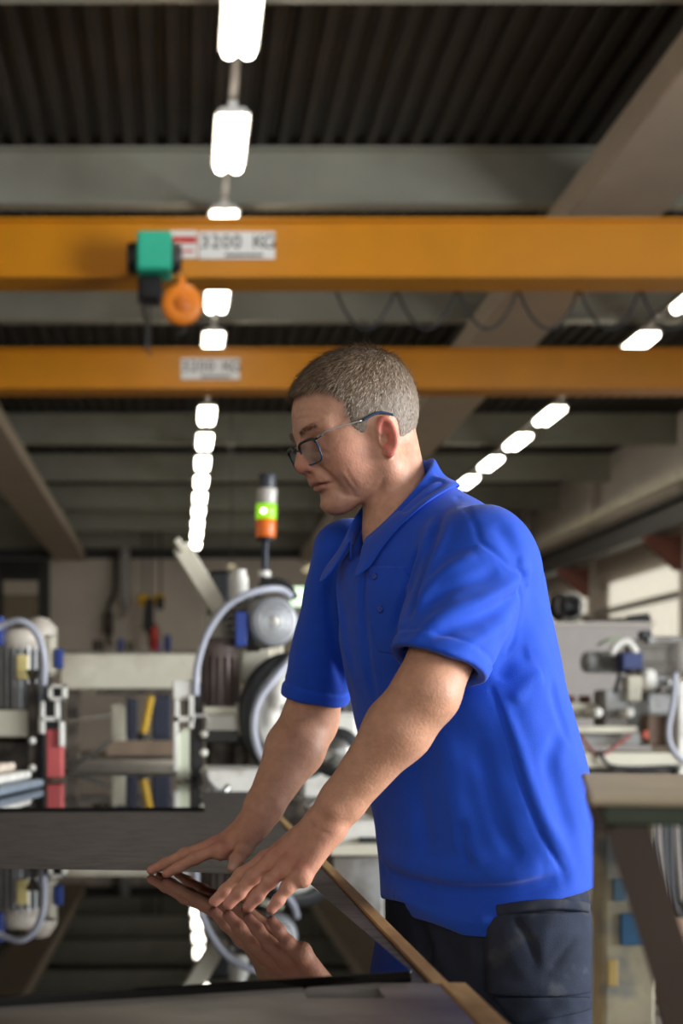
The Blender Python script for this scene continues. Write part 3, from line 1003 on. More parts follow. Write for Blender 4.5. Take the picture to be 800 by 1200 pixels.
MB().tube([P(702, 880, YR - .32), P(712, 896, YR - .34), P(740, 900, YR - .34), P(796, 898, YR - .34)], .012, 7, samples=6).build('black_cable', M_RUBBER, t)
MB().tube([P(791, 788, YR - .3), P(789, 820, YR - .3), P(783, 852, YR - .3), P(785, 872, YR - .3), P(796, 888, YR - .3), P(812, 900, YR - .3)], .016, 10, samples=7).build('water_hose', M_HOSE, t)
pbox('white_post', M_MWHT, t, 794, 812, 798, 940, YR - .24, .1, .01)
pbox('small_blocks', M_BROWN, t, 664, 674, 815, 824, YR + .1, .08)
pbox('small_blocks', M_BROWN, t, 682, 692, 815, 824, YR + .1, .08)
pbox('side_shelf', M_CREAM, t, 655, 705, 824, 842, YR + .05, .3, .006)
pbox('red_valve', mat('red_valve', (186, 74, 52), .5), t, 754, 760, 856, 866, YR - .26, .05)
c, s = far_box(664, 840, 900, 1000, YR - .2, .7)
B('machine_base', M_GRIME, t, (c[0], c[1], (c[2] + s[2] / 2) / 2), (s[0], s[1], c[2] + s[2] / 2), 0, .01)

# hoses hanging, crate and tyre seen below the stand
Yh2 = 6.2
t = thing('hanging_hoses', 'bundle of black and grey hoses hanging on a rack behind the stand', 'hoses', (P(775, 0, Yh2).x, Yh2, 0))
zr = P(0, 948, Yh2).z
B('rack_bar', M_DGREY, t, (P(775, 0, Yh2).x, Yh2, zr), (.5, .04, .04))
for xx in (-.22, .22):
    B('rack_post', M_DGREY, t, (P(775, 0, Yh2).x + xx, Yh2, zr / 2), (.04, .04, zr))
for k in range(9):
    xx = P(748 + 7 * k, 0, Yh2).x
    dz = P(0, 1062, Yh2).z + .03 * math.sin(k * 2.3)
    m_ = MB()
    m_.tube([(xx, Yh2 - .03, zr + .03), (xx - .012, Yh2 - .05, zr - .1), (xx + .008 * math.sin(k), Yh2 - .06, dz + .1), (xx + .012, Yh2 - .05, dz), (xx + .03, Yh2 - .02, dz + .12), (xx + .03, Yh2 + .03, zr)], .018, 8, samples=5)
    m_.build('hose', M_RUBBER if k % 3 else mat('hose_dust', (120, 112, 106), .7), t)
Yc = 5.9
t = thing('wooden_crate', 'low brown wooden crate on the floor behind the stand', 'crate', (P(790, 0, Yc).x, Yc, 0))
zc2 = P(0, 1075, Yc).z
for k in range(4):
    B('board', mat('crate_wood', (150, 122, 98), .7, 0, .2, 12, stretch=(.3, 1, 1)), t, (2.05, Yc - .02, zc2 - .04 - .085 * k), (.72, .02, .078), 0, .003)
for xx in (-.32, .32):
    B('corner_post', MATS['crate_wood'], t, (2.05 + xx, Yc + .02, zc2 / 2), (.05, .06, zc2))
    B('side_board', MATS['crate_wood'], t, (2.05 + xx, Yc + .3, zc2 / 2), (.02, .5, zc2 - .04))
c = P(800, 1136, 5.6)
t = thing('rubber_tyre', 'black rubber wheel leaning at the lower right edge', 'wheel', (c.x, 5.6, c.z - .1))
MB().lathe((c.x, 5.55, c.z), (.2, 1, 0), [(0, .04), (0, .08), (.015, .1), (.06, .1), (.075, .08), (.075, .04), (0, .04)], 26).build('tyre', M_RUBBER, t)
MB().lathe((c.x, 5.55, c.z), (.2, 1, 0), [(.01, .001), (.01, .042), (.06, .042), (.06, .001)], 18).build('hub', M_GREY, t)
B('axle_stand', M_GRIME, t, (c.x + .03, 5.65, c.z / 2), (.06, .06, c.z), 0, .004)

# foreground stand at the lower right
a = -math.radians(15)
t = thing('machine_stand', 'out-of-focus green-painted stand with a tan top in the right foreground', 'stand', (.62, 1.2, 0))
M_TAN = mat('worn_tan_top', (204, 186, 158), .55, 0, .15, 10)
M_GRN = mat('old_green_paint', (62, 70, 52), .55, 0, .2, 8, dark=(88, 54, 40), thr=(.5, .62))
M_DBR = mat('dark_brown_steel', (70, 54, 44), .6, 0, .2, 8)
RZ = Matrix.Rotation(a, 3, 'Z')
o0 = Vector((.2865, 1.0, 0))        # near left corner of the top


def sl(x, y, z):
    return o0 + RZ @ Vector((x, y, z))


B('top_plate', M_TAN, t, sl(.32, .21, 1.139), (.64, .42, .006), a, .003)
B('apron', M_GRN, t, sl(.32, .012, 1.129), (.62, .016, .014), a, .002)
B('apron', M_DBR, t, sl(.012, .21, 1.126), (.016, .4, .02), a, .002)
B('apron', M_GRN, t, sl(.32, .40, 1.126), (.62, .016, .02), a, .002)


def leg(p0, p1, w0, w1, m):
    p0, p1 = Vector(p0), Vector(p1)
    m_ = MB()
    vs = []
    for p, wd in ((p0, w0), (p1, w1)):
        for (sx, sy) in ((-1, -1), (1, -1), (1, 1), (-1, 1)):
            vs.append(p + RZ @ Vector((sx * wd / 2, sy * .02, 0)))
    m_.add(vs, [(3, 2, 1, 0), (4, 5, 6, 7), (0, 1, 5, 4), (1, 2, 6, 5), (2, 3, 7, 6), (3, 0, 4, 7)])
    return m_.build('leg', m, t)


leg(sl(.026, .03, 1.122), sl(.36, .03, 0), .03, .03, M_DBR)
leg(sl(.036, .38, 1.118), sl(.3, .42, 0), .024, .024, M_DBR)
leg(sl(.58, .04, 1.118), sl(.62, .0, 0), .04, .03, M_DBR)
leg(sl(.58, .38, 1.118), sl(.62, .42, 0), .04, .03, M_DBR)
# paint-stained inner post of the stand
Yp = 1.27
a_ = P(700, 990, Yp)
M_PED = mat('stained_cream', (150, 142, 118), .6, 0, .25, 30, dark=(92, 100, 104), thr=(.48, .62))
B('inner_post', M_PED, t, (P(738, 0, Yp).x, Yp + .02, 1.136 / 2), (.048, .03, 1.136), .1, .003)
pbox('blue_patch', mat('teal_blue', (24, 84, 124), .5, 0, .15), t, 727, 757, 1071, 1108, Yp + .0015, .004, .001, .1)
pbox('blue_patch', mat('faded_blue', (70, 104, 128), .5, 0, .2), t, 718, 734, 1030, 1056, Yp + .0015, .004, .001, .1)
pbox('yellow_patch', mat('faded_yellow', (170, 146, 84), .5, 0, .2), t, 712, 724, 1125, 1156, Yp + .0015, .004, .001, .1)

# ================================================================ SURFACES FROM DISTANCE FIELDS (used for the person)
f32 = np.float32


def V(*a):
    return np.array(a, dtype=np.float64)


def smin(a, b, k):
    if k <= 0:
        return np.minimum(a, b)
    h = np.maximum(k - np.abs(a - b), 0) / k
    return np.minimum(a, b) - h * h * k * .25


def smax(a, b, k):
    return -smin(-a, -b, k)


class Prim:
    def __init__(self, fn, c, r, k=.01, op='u'):
        self.fn, self.c, self.r, self.k, self.op = fn, np.array(c, dtype=float), r, k, op


def rcone(a, b, ra, rb, k=.01, op='u', cut=None, cn=None):
    """capsule with two radii"""
    a, b = np.array(a, float), np.array(b, float)
    ab = b - a
    L2 = ab @ ab

    def fn(p):
        q = p - a
        t = np.clip(q @ ab / L2, 0, 1)
        d = np.linalg.norm(q - t[:, None] * ab, axis=1) - (ra + (rb - ra) * t)
        if cut is not None:
            u = ab / math.sqrt(L2) if cn is None else cn / np.linalg.norm(cn)
            d = smax(d, (p - b) @ u - cut, .004)
        return d
    return Prim(fn, (a + b) / 2, math.sqrt(L2) / 2 + max(ra, rb), k, op)


def ellip(c, r, k=.01, op='u', A=None):
    """ellipsoid; A = 3x3 with the axes as rows"""
    c, r = np.array(c, float), np.array(r, float)

    def fn(p):
        q = p - c
        if A is not None:
            q = q @ A.T
        k0 = np.linalg.norm(q / r, axis=1)
        k1 = np.linalg.norm(q / (r * r), axis=1) + 1e-9
        return k0 * (k0 - 1) / k1
    return Prim(fn, c, r.max(), k, op)


def ev(prims, p):
    d = np.full(len(p), 1e3)
    for q in prims:
        if q.op == 'u':
            d = smin(d, q.fn(p), q.k)
        elif q.op == 's':
            d = smax(d, -q.fn(p), q.k)
        elif q.op == 'i':
            d = smax(d, q.fn(p), q.k)
        elif q.op == 'd':
            d = d + q.fn(p)
        elif q.op == 'f':
            d = q.fn(p, d)
    return d


def mesh_sdf(prims, h, lo, hi, NB=14):
    lo, hi = np.array(lo, float), np.array(hi, float)
    nb = np.ceil((hi - lo) / (h * NB)).astype(int)
    G = np.stack(np.meshgrid(*[np.arange(n) for n in nb], indexing='ij'), -1).reshape(-1, 3)
    ctr = lo + (G + .5) * NB * h
    bR = NB * h * math.sqrt(3) / 2
    near = np.stack([(np.linalg.norm(ctr - q.c, axis=1) - q.r - bR - q.k < .02) if q.op in 'usd' else np.ones(len(ctr), bool) for q in prims], 1)
    isu = np.array([q.op == 'u' for q in prims])
    cand = near[:, isu].any(1)
    loc = np.stack(np.meshgrid(*[np.arange(NB + 1)] * 3, indexing='ij'), -1).reshape(-1, 3) * h
    dims = nb * NB + 2
    keys, pos, quads = [], [], []
    corner = [(i, j, k) for i in (0, 1) for j in (0, 1) for k in (0, 1)]
    edges = [(a, b) for a in range(8) for b in range(a + 1, 8) if sum(abs(corner[a][m] - corner[b][m]) for m in range(3)) == 1]
    for bi in np.nonzero(cand)[0]:
        sub = [q for q, f in zip(prims, near[bi]) if f]
        dc = ev(sub, ctr[bi][None])[0]
        if abs(dc) > bR * 1.7 + .012:
            continue
        g0 = G[bi] * NB
        d = ev(sub, lo + g0 * h + loc).reshape((NB + 1,) * 3)
        s = d < 0
        if s.all() or not s.any():
            continue
        c8 = np.stack([s[i:NB + i, j:NB + j, k:NB + k] for (i, j, k) in corner], -1)
        n_in = c8.sum(-1)
        act = np.argwhere((n_in > 0) & (n_in < 8))
        if len(act):
            dv = np.stack([d[act[:, 0] + i, act[:, 1] + j, act[:, 2] + k] for (i, j, k) in corner], 1)
            acc = np.zeros((len(act), 3))
            cnt = np.zeros(len(act))
            for (a, b) in edges:
                da, db = dv[:, a], dv[:, b]
                m = (da < 0) != (db < 0)
                t = np.where(m, da / np.where(m, da - db, 1), 0)
                ca, cb = np.array(corner[a]), np.array(corner[b])
                acc += np.where(m[:, None], ca + t[:, None] * (cb - ca), 0)
                cnt += m
            pos.append(lo + (g0 + act + acc / cnt[:, None]) * h)
            gi = act + g0
            keys.append((gi[:, 0] * dims[1] + gi[:, 1]) * dims[2] + gi[:, 2])
        for ax in range(3):
            u, v = [(1, 2), (2, 0), (0, 1)][ax]
            sl0 = [slice(0, NB)] * 3
            sl1 = list(sl0)
            sl1[ax] = slice(1, NB + 1)
            e0, e1 = s[tuple(sl0)], s[tuple(sl1)]
            idx = np.argwhere(e0 != e1)
            if not len(idx):
                continue
            fl = e0[idx[:, 0], idx[:, 1], idx[:, 2]]
            gi = idx + g0
            ok = (gi[:, u] > 0) & (gi[:, v] > 0)
            gi, fl = gi[ok], fl[ok]
            q = []
            for (du, dv_) in ((-1, -1), (0, -1), (0, 0), (-1, 0)):
                c = gi.copy()
                c[:, u] += du
                c[:, v] += dv_
                q.append((c[:, 0] * dims[1] + c[:, 1]) * dims[2] + c[:, 2])
            q = np.stack(q, 1)
            q[~fl] = q[~fl][:, ::-1]
            quads.append(q)
    keys = np.concatenate(keys)
    pos = np.concatenate(pos)
    quads = np.concatenate(quads)
    o = np.argsort(keys)
    keys, pos = keys[o], pos[o]
    i = np.clip(np.searchsorted(keys, quads), 0, len(keys) - 1)
    good = (keys[i] == quads).all(1)
    return pos, i[good]


def relax(pos, quads, n=1, w=.5):
    for _ in range(n):
        acc = np.zeros_like(pos)
        cnt = np.zeros(len(pos))
        for a, b in ((0, 1), (1, 2), (2, 3), (3, 0)):
            np.add.at(acc, quads[:, a], pos[quads[:, b]])
            np.add.at(acc, quads[:, b], pos[quads[:, a]])
            np.add.at(cnt, quads[:, a], 1)
            np.add.at(cnt, quads[:, b], 1)
        pos = pos + w * (acc / np.maximum(cnt, 1)[:, None] - pos)
    return pos


def np_mesh(name, pos, quads, material, parent, color=None):
    me = bpy.data.meshes.new(name)
    n, m = len(pos), len(quads)
    k = quads.shape[1]
    me.vertices.add(n)
    me.vertices.foreach_set('co', pos.astype(f32).ravel())
    me.loops.add(m * k)
    me.loops.foreach_set('vertex_index', quads.astype(np.int32).ravel())
    me.polygons.add(m)
    me.polygons.foreach_set('loop_start', np.arange(0, m * k, k, dtype=np.int32))
    me.polygons.foreach_set('use_smooth', np.ones(m, bool))
    me.update(calc_edges=True)
    me.validate()
    if color is not None:
        at = me.attributes.new('Col', 'FLOAT_COLOR', 'POINT')
        at.data.foreach_set('color', np.concatenate([color, np.ones((n, 1))], 1).astype(f32).ravel())
    me.materials.append(material)
    o = bpy.data.objects.new(name, me)
    COL.objects.link(o)
    if parent is not None:
        put(o, parent)
    return o


def hit(prims, px, py, y0=1.6, y1=2.7):
    """surface point of the field on the line of sight through a pixel"""
    d = np.array([(px - VX) / FPX, 1.0, (VY - py) / FPX])
    y = y0
    for _ in range(160):
        p = np.array([0, 0, ZC]) + d * y
        v = ev(prims, p[None])[0]
        if v < .0004:
            return p
        y += max(v * .6, .0006)
        if y > y1:
            break
    return None


def normal_at(prims, p, e=.004):
    g = np.array([ev(prims, (p + V(*[e if i == j else 0 for j in range(3)]))[None])[0]
                  - ev(prims, (p - V(*[e if i == j else 0 for j in range(3)]))[None])[0] for i in range(3)])
    return g / np.linalg.norm(g)


def poly_dist(pl, p):
    """distance to a polyline and the place along it (0..1)"""
    best = np.full(len(p), 1e3)
    par = np.zeros(len(p))
    n = len(pl) - 1
    for i in range(n):
        a, ab = pl[i], pl[i + 1] - pl[i]
        t = np.clip((p - a) @ ab / (ab @ ab + 1e-12), 0, 1)
        d = np.linalg.norm(p - a - t[:, None] * ab, axis=1)
        m = d < best
        best = np.where(m, d, best)
        par = np.where(m, (i + t) / n, par)
    return best, par


def fold(base, pts, amp, width, taper=True, y0=1.6):
    """crease (amp < 0 sinks) along pixel points carried onto the surface"""
    pl = [hit(base, x, y, y0) for (x, y) in pts]
    pl = [q for q in pl if q is not None]
    if len(pl) < 2:
        return None
    pl = [np.array(v) for v in spline([Vector(q) for q in pl], 5)]

    def fn(p):
        out = np.zeros(len(p))
        lo = np.min(pl, 0) - 3 * width
        hi = np.max(pl, 0) + 3 * width
        m = ((p > lo) & (p < hi)).all(1)
        if m.any():
            d, t = poly_dist(pl, p[m])
            e = np.exp(-(d / width) ** 2)
            if taper:
                e = e * np.clip(np.sin(np.pi * np.clip(t, .04, .96)) * 1.8, 0, 1)
            out[m] = -amp * e
        return out
    c = (np.min(pl, 0) + np.max(pl, 0)) / 2
    return Prim(fn, c, np.linalg.norm(np.max(pl, 0) - c) + 3 * width, 0, 'd')


# ================================================================ THE MAN
FA = math.radians(26.6)
FV = V(-math.cos(FA), -math.sin(FA), 0)      # chest direction
LV = V(math.sin(FA), -math.cos(FA), 0)       # his left
PSI, THE = math.radians(15), math.radians(18)
HC = V(.284, 2.168, 1.606)
F0 = V(-math.cos(PSI), -math.sin(PSI), 0)
HL = V(math.sin(PSI), -math.cos(PSI), 0)
HF = F0 * math.cos(THE) - V(0, 0, 1) * math.sin(THE)
HU = F0 * math.sin(THE) + V(0, 0, 1) * math.cos(THE)
HA = np.stack([HF, HU, HL])                  # rows


def H(f, u, l=0.0):
    return HC + HF * f + HU * u + HL * l


def hloc(p):
    return (p - HC) @ HA.T


man = thing('person', 'man in blue polo shirt leaning over the black slab with both hands', 'person', (.5, 2.15, 0))

# joints
SH_L, EL_L, WR_L = V(.419, 1.985, 1.416), V(.321, 1.862, 1.228), V(.197, 1.90, 1.060)
SH_R, EL_R, WR_R = V(.272, 2.30, 1.458), V(.2187, 2.42, 1.188), V(.123, 2.33, 1.025)

# torso sections: z, centre x, centre y, half depth, half width
SEC = np.array([(.84, .462, 2.165, .136, .176), (.95, .462, 2.165, .144, .185), (1.0, .460, 2.162, .147, .188), (1.1, .449, 2.155, .152, .188),
                (1.2, .420, 2.145, .146, .188), (1.3, .396, 2.135, .140, .190), (1.4, .384, 2.128, .130, .186), (1.45, .382, 2.128, .117, .165),
                (1.49, .380, 2.138, .092, .125), (1.52, .366, 2.145, .068, .088), (1.545, .352, 2.15, .040, .045)])


def section(S_, grow=0.0):
    zz = np.linspace(S_[0, 0], S_[-1, 0], 90)
    sm = [np.convolve(np.pad(np.interp(zz, S_[:, 0], S_[:, i]), 4, mode='edge'), np.ones(9) / 9, 'valid') for i in range(1, 5)]

    def fn(p):
        z = p[:, 2]
        cx, cy, a, b = [np.interp(z, zz, s) for s in sm]
        q = np.stack([p[:, 0] - cx, p[:, 1] - cy], 1)
        s, t = q @ FV[:2], q @ LV[:2]
        r = np.sqrt((s / a) ** 2 + (t / b) ** 2) + 1e-6
        g = np.sqrt((s / (a * a)) ** 2 + (t / (b * b)) ** 2) + 1e-6
        d = r * (r - 1) / g - grow
        return smax(d, np.maximum(S_[0, 0] - z, z - S_[-1, 0]), .01) * .92
    c = V(S_[:, 1].mean(), S_[:, 2].mean(), (S_[0, 0] + S_[-1, 0]) / 2)
    return Prim(fn, c, (S_[-1, 0] - S_[0, 0]) / 2 + .22, .04)


# ---- body: head, neck, slim core, arms, hands as one surface
bp = []
core = SEC.copy()
core = core[(core[:, 0] < 1.5)]
core[:, 3] *= .6
core[:, 4] *= .6
c0 = section(core)
c0.k = .03
bp.append(c0)


def hp(*a, **k):          # head primitive: capsule in head coordinates
    p0, p1, r0, r1 = a
    return rcone(H(*p0), H(*p1), r0, r1, **k)


def he(c, r, **k):
    return ellip(H(*c), r, A=HA, **k)


SKULL = [he((-.003, .056, 0), (.090, .088, .075), k=.01), he((.037, .058, 0), (.062, .066, .060), k=.03)]
bp += [rcone(H(-.030, -.006), V(.336, 2.155, 1.47), .049, .052, k=.020),
       rcone(V(.336, 2.155, 1.47), V(.365, 2.14, 1.38), .054, .09, k=.03)]
bp += SKULL
bp += [he((.052, .0, 0), (.05, .06, .055), k=.03),                                   # mid face
       hp((.056, -.03, 0), (.068, -.055, 0), .036, .024, k=.02)]                     # muzzle and chin
for s in (-1, 1):
    bp += [hp((.004, -.038, s * .052), (.070, -.063, s * .012), .020, .017, k=.020),  # jaw
           hp((.0, .02, s * .058), (.004, -.036, s * .053), .020, .020, k=.02),       # ramus
           he((.058, .004, s * .044), (.028, .022, .022), k=.02),                     # cheekbone
           he((.045, -.022, s * .043), (.034, .028, .020), k=.02),                    # cheek
           hp((.086, .048, s * .012), (.074, .049, s * .046), .0125, .011, k=.014)]   # brow ridge
bp += [he((.079, -.062, 0), (.018, .016, .02), k=.012)]                               # chin ball
for s in (-1, 1):
    bp += [he((.096, .025, s * .033), (.017, .013, .019), k=.012, op='s'),            # eye socket
           Prim(ellip(H(.077, .024, s * .032), (.0145,) * 3).fn, H(.077, .024, s * .032), .0145, .006),
           hp((.0885, .0165, s * .022), (.085, .015, s * .044), .0045, .0045, k=.006)]  # eye bag
bp += [hp((.094, .036, 0), (.110, .004, 0), .0085, .0115, k=.010),                    # nose
       hp((.108, -.001, 0), (.102, -.008, 0), .0105, .008, k=.006)]
for s in (-1, 1):
    bp += [he((.100, -.004, s * .0125), (.011, .008, .0075), k=.006),
           he((.1035, -.013, s * .007), (.005, .0045, .004), k=.004, op='s')]
bp += [hp((.088, -.022, -.014), (.088, -.022, .014), .012, .012, k=.012),
       hp((.0955, -.0275, -.016), (.0985, -.027, 0), .0045, .0058, k=.005), hp((.0985, -.027, 0), (.0955, -.0275, .016), .0058, .0045, k=.005),
       hp((.0925, -.038, -.014), (.0955, -.0385, 0), .005, .0065, k=.005), hp((.0955, -.0385, 0), (.0925, -.038, .014), .0065, .005, k=.005),
       hp((.1025, -.0325, -.013), (.1025, -.0325, .013), .0016, .0016, k=.004, op='s'),
       hp((.094, -.034, .016), (.082, -.037, .030), .0022, .0015, k=.006, op='s'), hp((.094, -.034, -.016), (.082, -.037, -.030), .0022, .0015, k=.006, op='s'),
       hp((.0985, -.050, -.018), (.0985, -.050, .018), .006, .006, k=.010, op='s')]   # under the lip
for s in (-1, 1):
    bp += [hp((.100, .0, s * .023), (.084, -.030, s * .036), .003, .0025, k=.009, op='s'),      # laughter fold
           hp((.082, -.040, s * .040), (.074, -.056, s * .035), .001, .001, k=.010, op='s'),
           hp((.068, .040, s * .062), (.052, .047, s * .066), .0015, .001, k=.005, op='s')]
bp += [hp((.098, .046, .004), (.1, .037, .004), .0015, .001, k=.004, op='s')]
# ears
EAR = (.001, .003)
for s in (-1, 1):
    ea = HF * -.93 + HL * (s * .36)                      # towards the back and outwards
    eu0 = HU * .97 - HF * .22
    en = np.cross(ea, eu0) * s
    en = en / np.linalg.norm(en)
    if en @ (HL * s) < 0:
        en = -en
    eu = np.cross(en, ea)
    eu = eu / np.linalg.norm(eu)
    if eu @ HU < 0:
        eu = -eu
    ec = H(EAR[0], EAR[1], s * .0790)
    EA = np.stack([ea, eu, en])
    bp += [ellip(ec + eu * .002, (.0105, .023, .0045), A=EA, k=.005)]
    rim = []
    for qd_ in np.linspace(165, -62, 13):
        a = math.radians(qd_)
        rim.append(ec + ea * (.0108 * math.cos(a) + .001) + eu * (.0235 * math.sin(a) + .002) + en * .0040)
    for i in range(len(rim) - 1):
        bp += [rcone(rim[i], rim[i + 1], .0033, .0033, k=.004)]
    bp += [ellip(ec + eu * -.0225 + ea * -.003 + en * .002, (.0085, .0095, .0048), A=EA, k=.006),
           rcone(ec - ea * .0095 + eu * .001, ec - ea * .008 - eu * .009, .0042, .0046, k=.005),
           ellip(ec + eu * .004 + en * .0075 - ea * .001, (.0066, .0138, .0052), A=EA, k=.003, op='s'),
           rcone(ec + eu * .006 + ea * .006 + en * .0015, ec - eu * .012 + ea * .004 + en * .0015, .0030, .0030, k=.005),
           ellip(ec - eu * .003 + en * .005 - ea * .005, (.0065, .0085, .007), A=EA, k=.003, op='s')]
# arms
def arm(sh, el, wr, r):
    d = (wr - el) / np.linalg.norm(wr - el)
    m1 = el + (wr - el) * .28
    return [rcone(sh, el, r[0], r[1], k=.02), rcone(el, m1, r[1] * .96, r[2], k=.02), rcone(m1, wr - d * .03, r[2], r[3], k=.02),
            rcone(wr - d * .03, wr, r[3], r[3] * .93, k=.012)]


bp += arm(SH_L, EL_L, WR_L, (.052, .042, .0420, .0295))
bp += arm(SH_R, EL_R, WR_R, (.050, .0455, .047, .031))
bp += [ellip(WR_L + V(.004, -.022, .012), (.011, .011, .011), k=.014)]      # wrist bone


def finger(k_, t_, r, bend, k=.006):
    k_, t_ = np.array(k_), np.array(t_)
    v = t_ - k_
    p1 = k_ + v * .47 + V(0, 0, bend)
    p2 = k_ + v * .77 + V(0, 0, bend * .35)
    return [rcone(k_, p1, r * 1.12, r * 1.0, k=k), ellip(p1, (r * 1.09,) * 3, k=k), rcone(p1, p2, r * .98, r * .9, k=.004), ellip(p2, (r * .96,) * 3, k=.003), rcone(p2, t_, r * .9, r * .80, k=.004)]


def hand(wr, mcp, tips, rad, bends, thumb, side):
    out = []
    mcp = [np.array(m) for m in mcp]
    for m in mcp:
        b = wr + (m - wr) * .12 + (m - np.mean(mcp, 0)) * .25
        out += [rcone(b + V(0, 0, -.004), m + V(0, 0, -.006), .0175, .0115, k=.016)]
    for i in range(3):                                    # web between the knuckles
        out += [rcone(mcp[i] + V(0, 0, -.008), mcp[i + 1] + V(0, 0, -.008), .010, .010, k=.010)]
    for m in mcp:
        out += [ellip(m + V(0, 0, .0005), (.0098,) * 3, k=.008)]
        mid = wr + (m - wr) * .5 + (m - np.mean(mcp, 0)) * .1 + V(0, 0, .0105)
        out += [rcone(mid, m + V(0, 0, .0035), .0032, .004, k=.008)]      # tendon
    th = [np.array(q) for q in thumb]
    out += [rcone(th[0], th[1], .0175, .0135, k=.018), rcone(th[1], th[2], .0125, .0110, k=.006), ellip(th[2], (.0115,) * 3, k=.004), rcone(th[2], th[3], .0108, .0088, k=.004)]
    for a, b, r, bd in zip(mcp, tips, rad, bends):
        out += finger(a, b, r, bd)
    return out


FZ = SLZ + .0072
TIP_L = [V(.0457, 1.957, FZ), V(.0640, 1.927, FZ), V(.0895, 1.900, FZ), V(.1194, 1.879, FZ)]
MCP_L = [V(.1155, 1.945, 1.002), V(.1278, 1.922, 1.006), V(.1436, 1.900, .999), V(.160, 1.879, .990)]
TH_L = [V(.182, 1.925, 1.03), V(.15, 1.965, .995), V(.118, 1.98, .968), V(.092, 1.984, FZ + .002)]
bp += hand(WR_L, MCP_L, TIP_L, (.0098, .0100, .0096, .0088), (.005, .005, .005, .004), TH_L, 1)
TIP_R = [V(-.0235, 2.302, FZ), V(-.0490, 2.350, FZ), V(-.036, 2.388, FZ), V(-.006, 2.416, FZ)]
MCP_R = [V(.0630, 2.290, .984), V(.0540, 2.315, .989), V(.0600, 2.340, .986), V(.0750, 2.362, .978)]
TH_R = [V(.112, 2.302, 1.002), V(.099, 2.268, .984), V(.089, 2.252, .971), V(.0815, 2.243, .958)]
bp += hand(WR_R, MCP_R, TIP_R, (.0096, .0098, .0092, .0084), (.003, .003, .003, .003), TH_R, -1)
# skin creases at the left elbow and the wrists
for (pts, am, wd) in ((((373, 545), (382, 552), (392, 564), (395, 573)), -.0022, .0032), (((400, 558), (408, 570), (414, 579)), -.0016, .003),
                      (((397, 577), (410, 581), (422, 583)), -.0014, .003), (((374, 527), (384, 532), (394, 524)), -.0016, .0028),
                      (((394, 517), (400, 515), (407, 516)), -.0010, .002), (((345, 492), (366, 490), (384, 494)), -.0012, .0022),
                      (((347, 484), (368, 481), (386, 487)), -.0010, .0022), (((350, 474), (370, 471), (386, 477)), -.0008, .0022),
                      (((450, 560), (444, 575), (440, 592)), -.0016, .004), (((404, 548), (410, 560), (418, 572)), -.0010, .003),
                      (((360, 962), (372, 972), (388, 978)), -.0012, .003),):
    f_ = fold(bp, pts, am, wd)
    if f_:
        bp.append(f_)

pos, qd = mesh_sdf(bp, .0021, (-.10, 1.72, .84), (.66, 2.52, 1.78))
pos = relax(pos, qd, 1, .35)


def mixc(col, c, w_):
    return col * (1 - w_[:, None]) + np.array(lin(c))[None] * w_[:, None]


def gs(p, c, r):
    return np.exp(-(np.linalg.norm(p - c, axis=1) / r) ** 2)


q = hloc(pos)
col = np.tile(np.array(lin((212, 158, 130))), (len(pos), 1))
head = np.clip((pos[:, 2] - 1.47) / .04, 0, 1)
col = mixc(col, (206, 150, 118), (1 - head) * .7)
for w_ in (WR_L, WR_R):
    col = mixc(col, (206, 140, 116), np.clip(1.25 - np.linalg.norm(pos - w_ - V(-.07, 0, -.05), axis=1) / .11, 0, 1) * .7)
for c, r, rgb, a in ((H(.105, 0, 0), .022, (196, 116, 98), .7), (H(.06, -.005, .05), .03, (204, 130, 106), .6), (H(.085, .02, .045), .02, (176, 118, 96), .5),
                     (H(.03, -.03, .06), .04, (206, 142, 116), .5), (H(.06, -.06, .03), .03, (180, 138, 120), .5)):
    col = mixc(col, rgb, gs(pos, c, r) * a)
el = ((np.abs(q[:, 2]) > .0795) & (q[:, 0] < .012) & (q[:, 0] > -.05) & (q[:, 1] > -.04) & (q[:, 1] < .05)).astype(float)
col = mixc(col, (214, 110, 94), el * .8)
lip = np.exp(-((q[:, 1] + .0325) / .0075) ** 2) * (q[:, 0] > .084) * (np.abs(q[:, 2]) < .021)
col = mixc(col, (172, 104, 94), lip * .75)
mo_ = np.exp(-((q[:, 1] + .0325) / .0016) ** 2) * (q[:, 0] > .086) * (np.abs(q[:, 2]) < .020)
col = mixc(col, (96, 52, 46), mo_ * .8)
for tl in (TIP_L, TIP_R):
    for tpt in tl:
        col = mixc(col, (206, 132, 116), gs(pos, tpt, .018) * .7)
for ml in (MCP_L, MCP_R):
    for m in ml:
        col = mixc(col, (204, 128, 110), gs(pos, m + V(0, 0, .01), .013) * .6)
for th in (TH_R,):                                        # thumb nail
    col = mixc(col, (226, 180, 160), gs(pos, th[3] + V(.001, -.0085, .003), .0065) * .9)
for tpt, m in zip(TIP_L, MCP_L):
    dv = (m - tpt) / np.linalg.norm(m - tpt)
    col = mixc(col, (222, 168, 148), gs(pos, tpt + dv * .004 + V(0, -.002, .0075), .0052) * .8)
M_SKIN = mat('skin', attr='Col', rough=.5, var=.1, scale=70, bump=.35, bscale=260, sss=.12, spec=.4)
body = np_mesh('body', pos, qd, M_SKIN, man, col)

# ---- hair
def hair_region(qq):
    f, u = qq[:, 0], qq[:, 1]
    fb = np.interp(u, [-.05, 0, .02, .045, .07, .09, .105, .113, .125, .16], [.034, .036, .042, .047, .045, .052, .072, .1, .2, .2])
    ub = np.interp(f, [-.12, -.06, -.034, -.026, .012, .020, .024, .2], [-.045, -.040, -.03, .02, .040, .03, .002, .002])
    return np.maximum(f - fb, (ub - u))


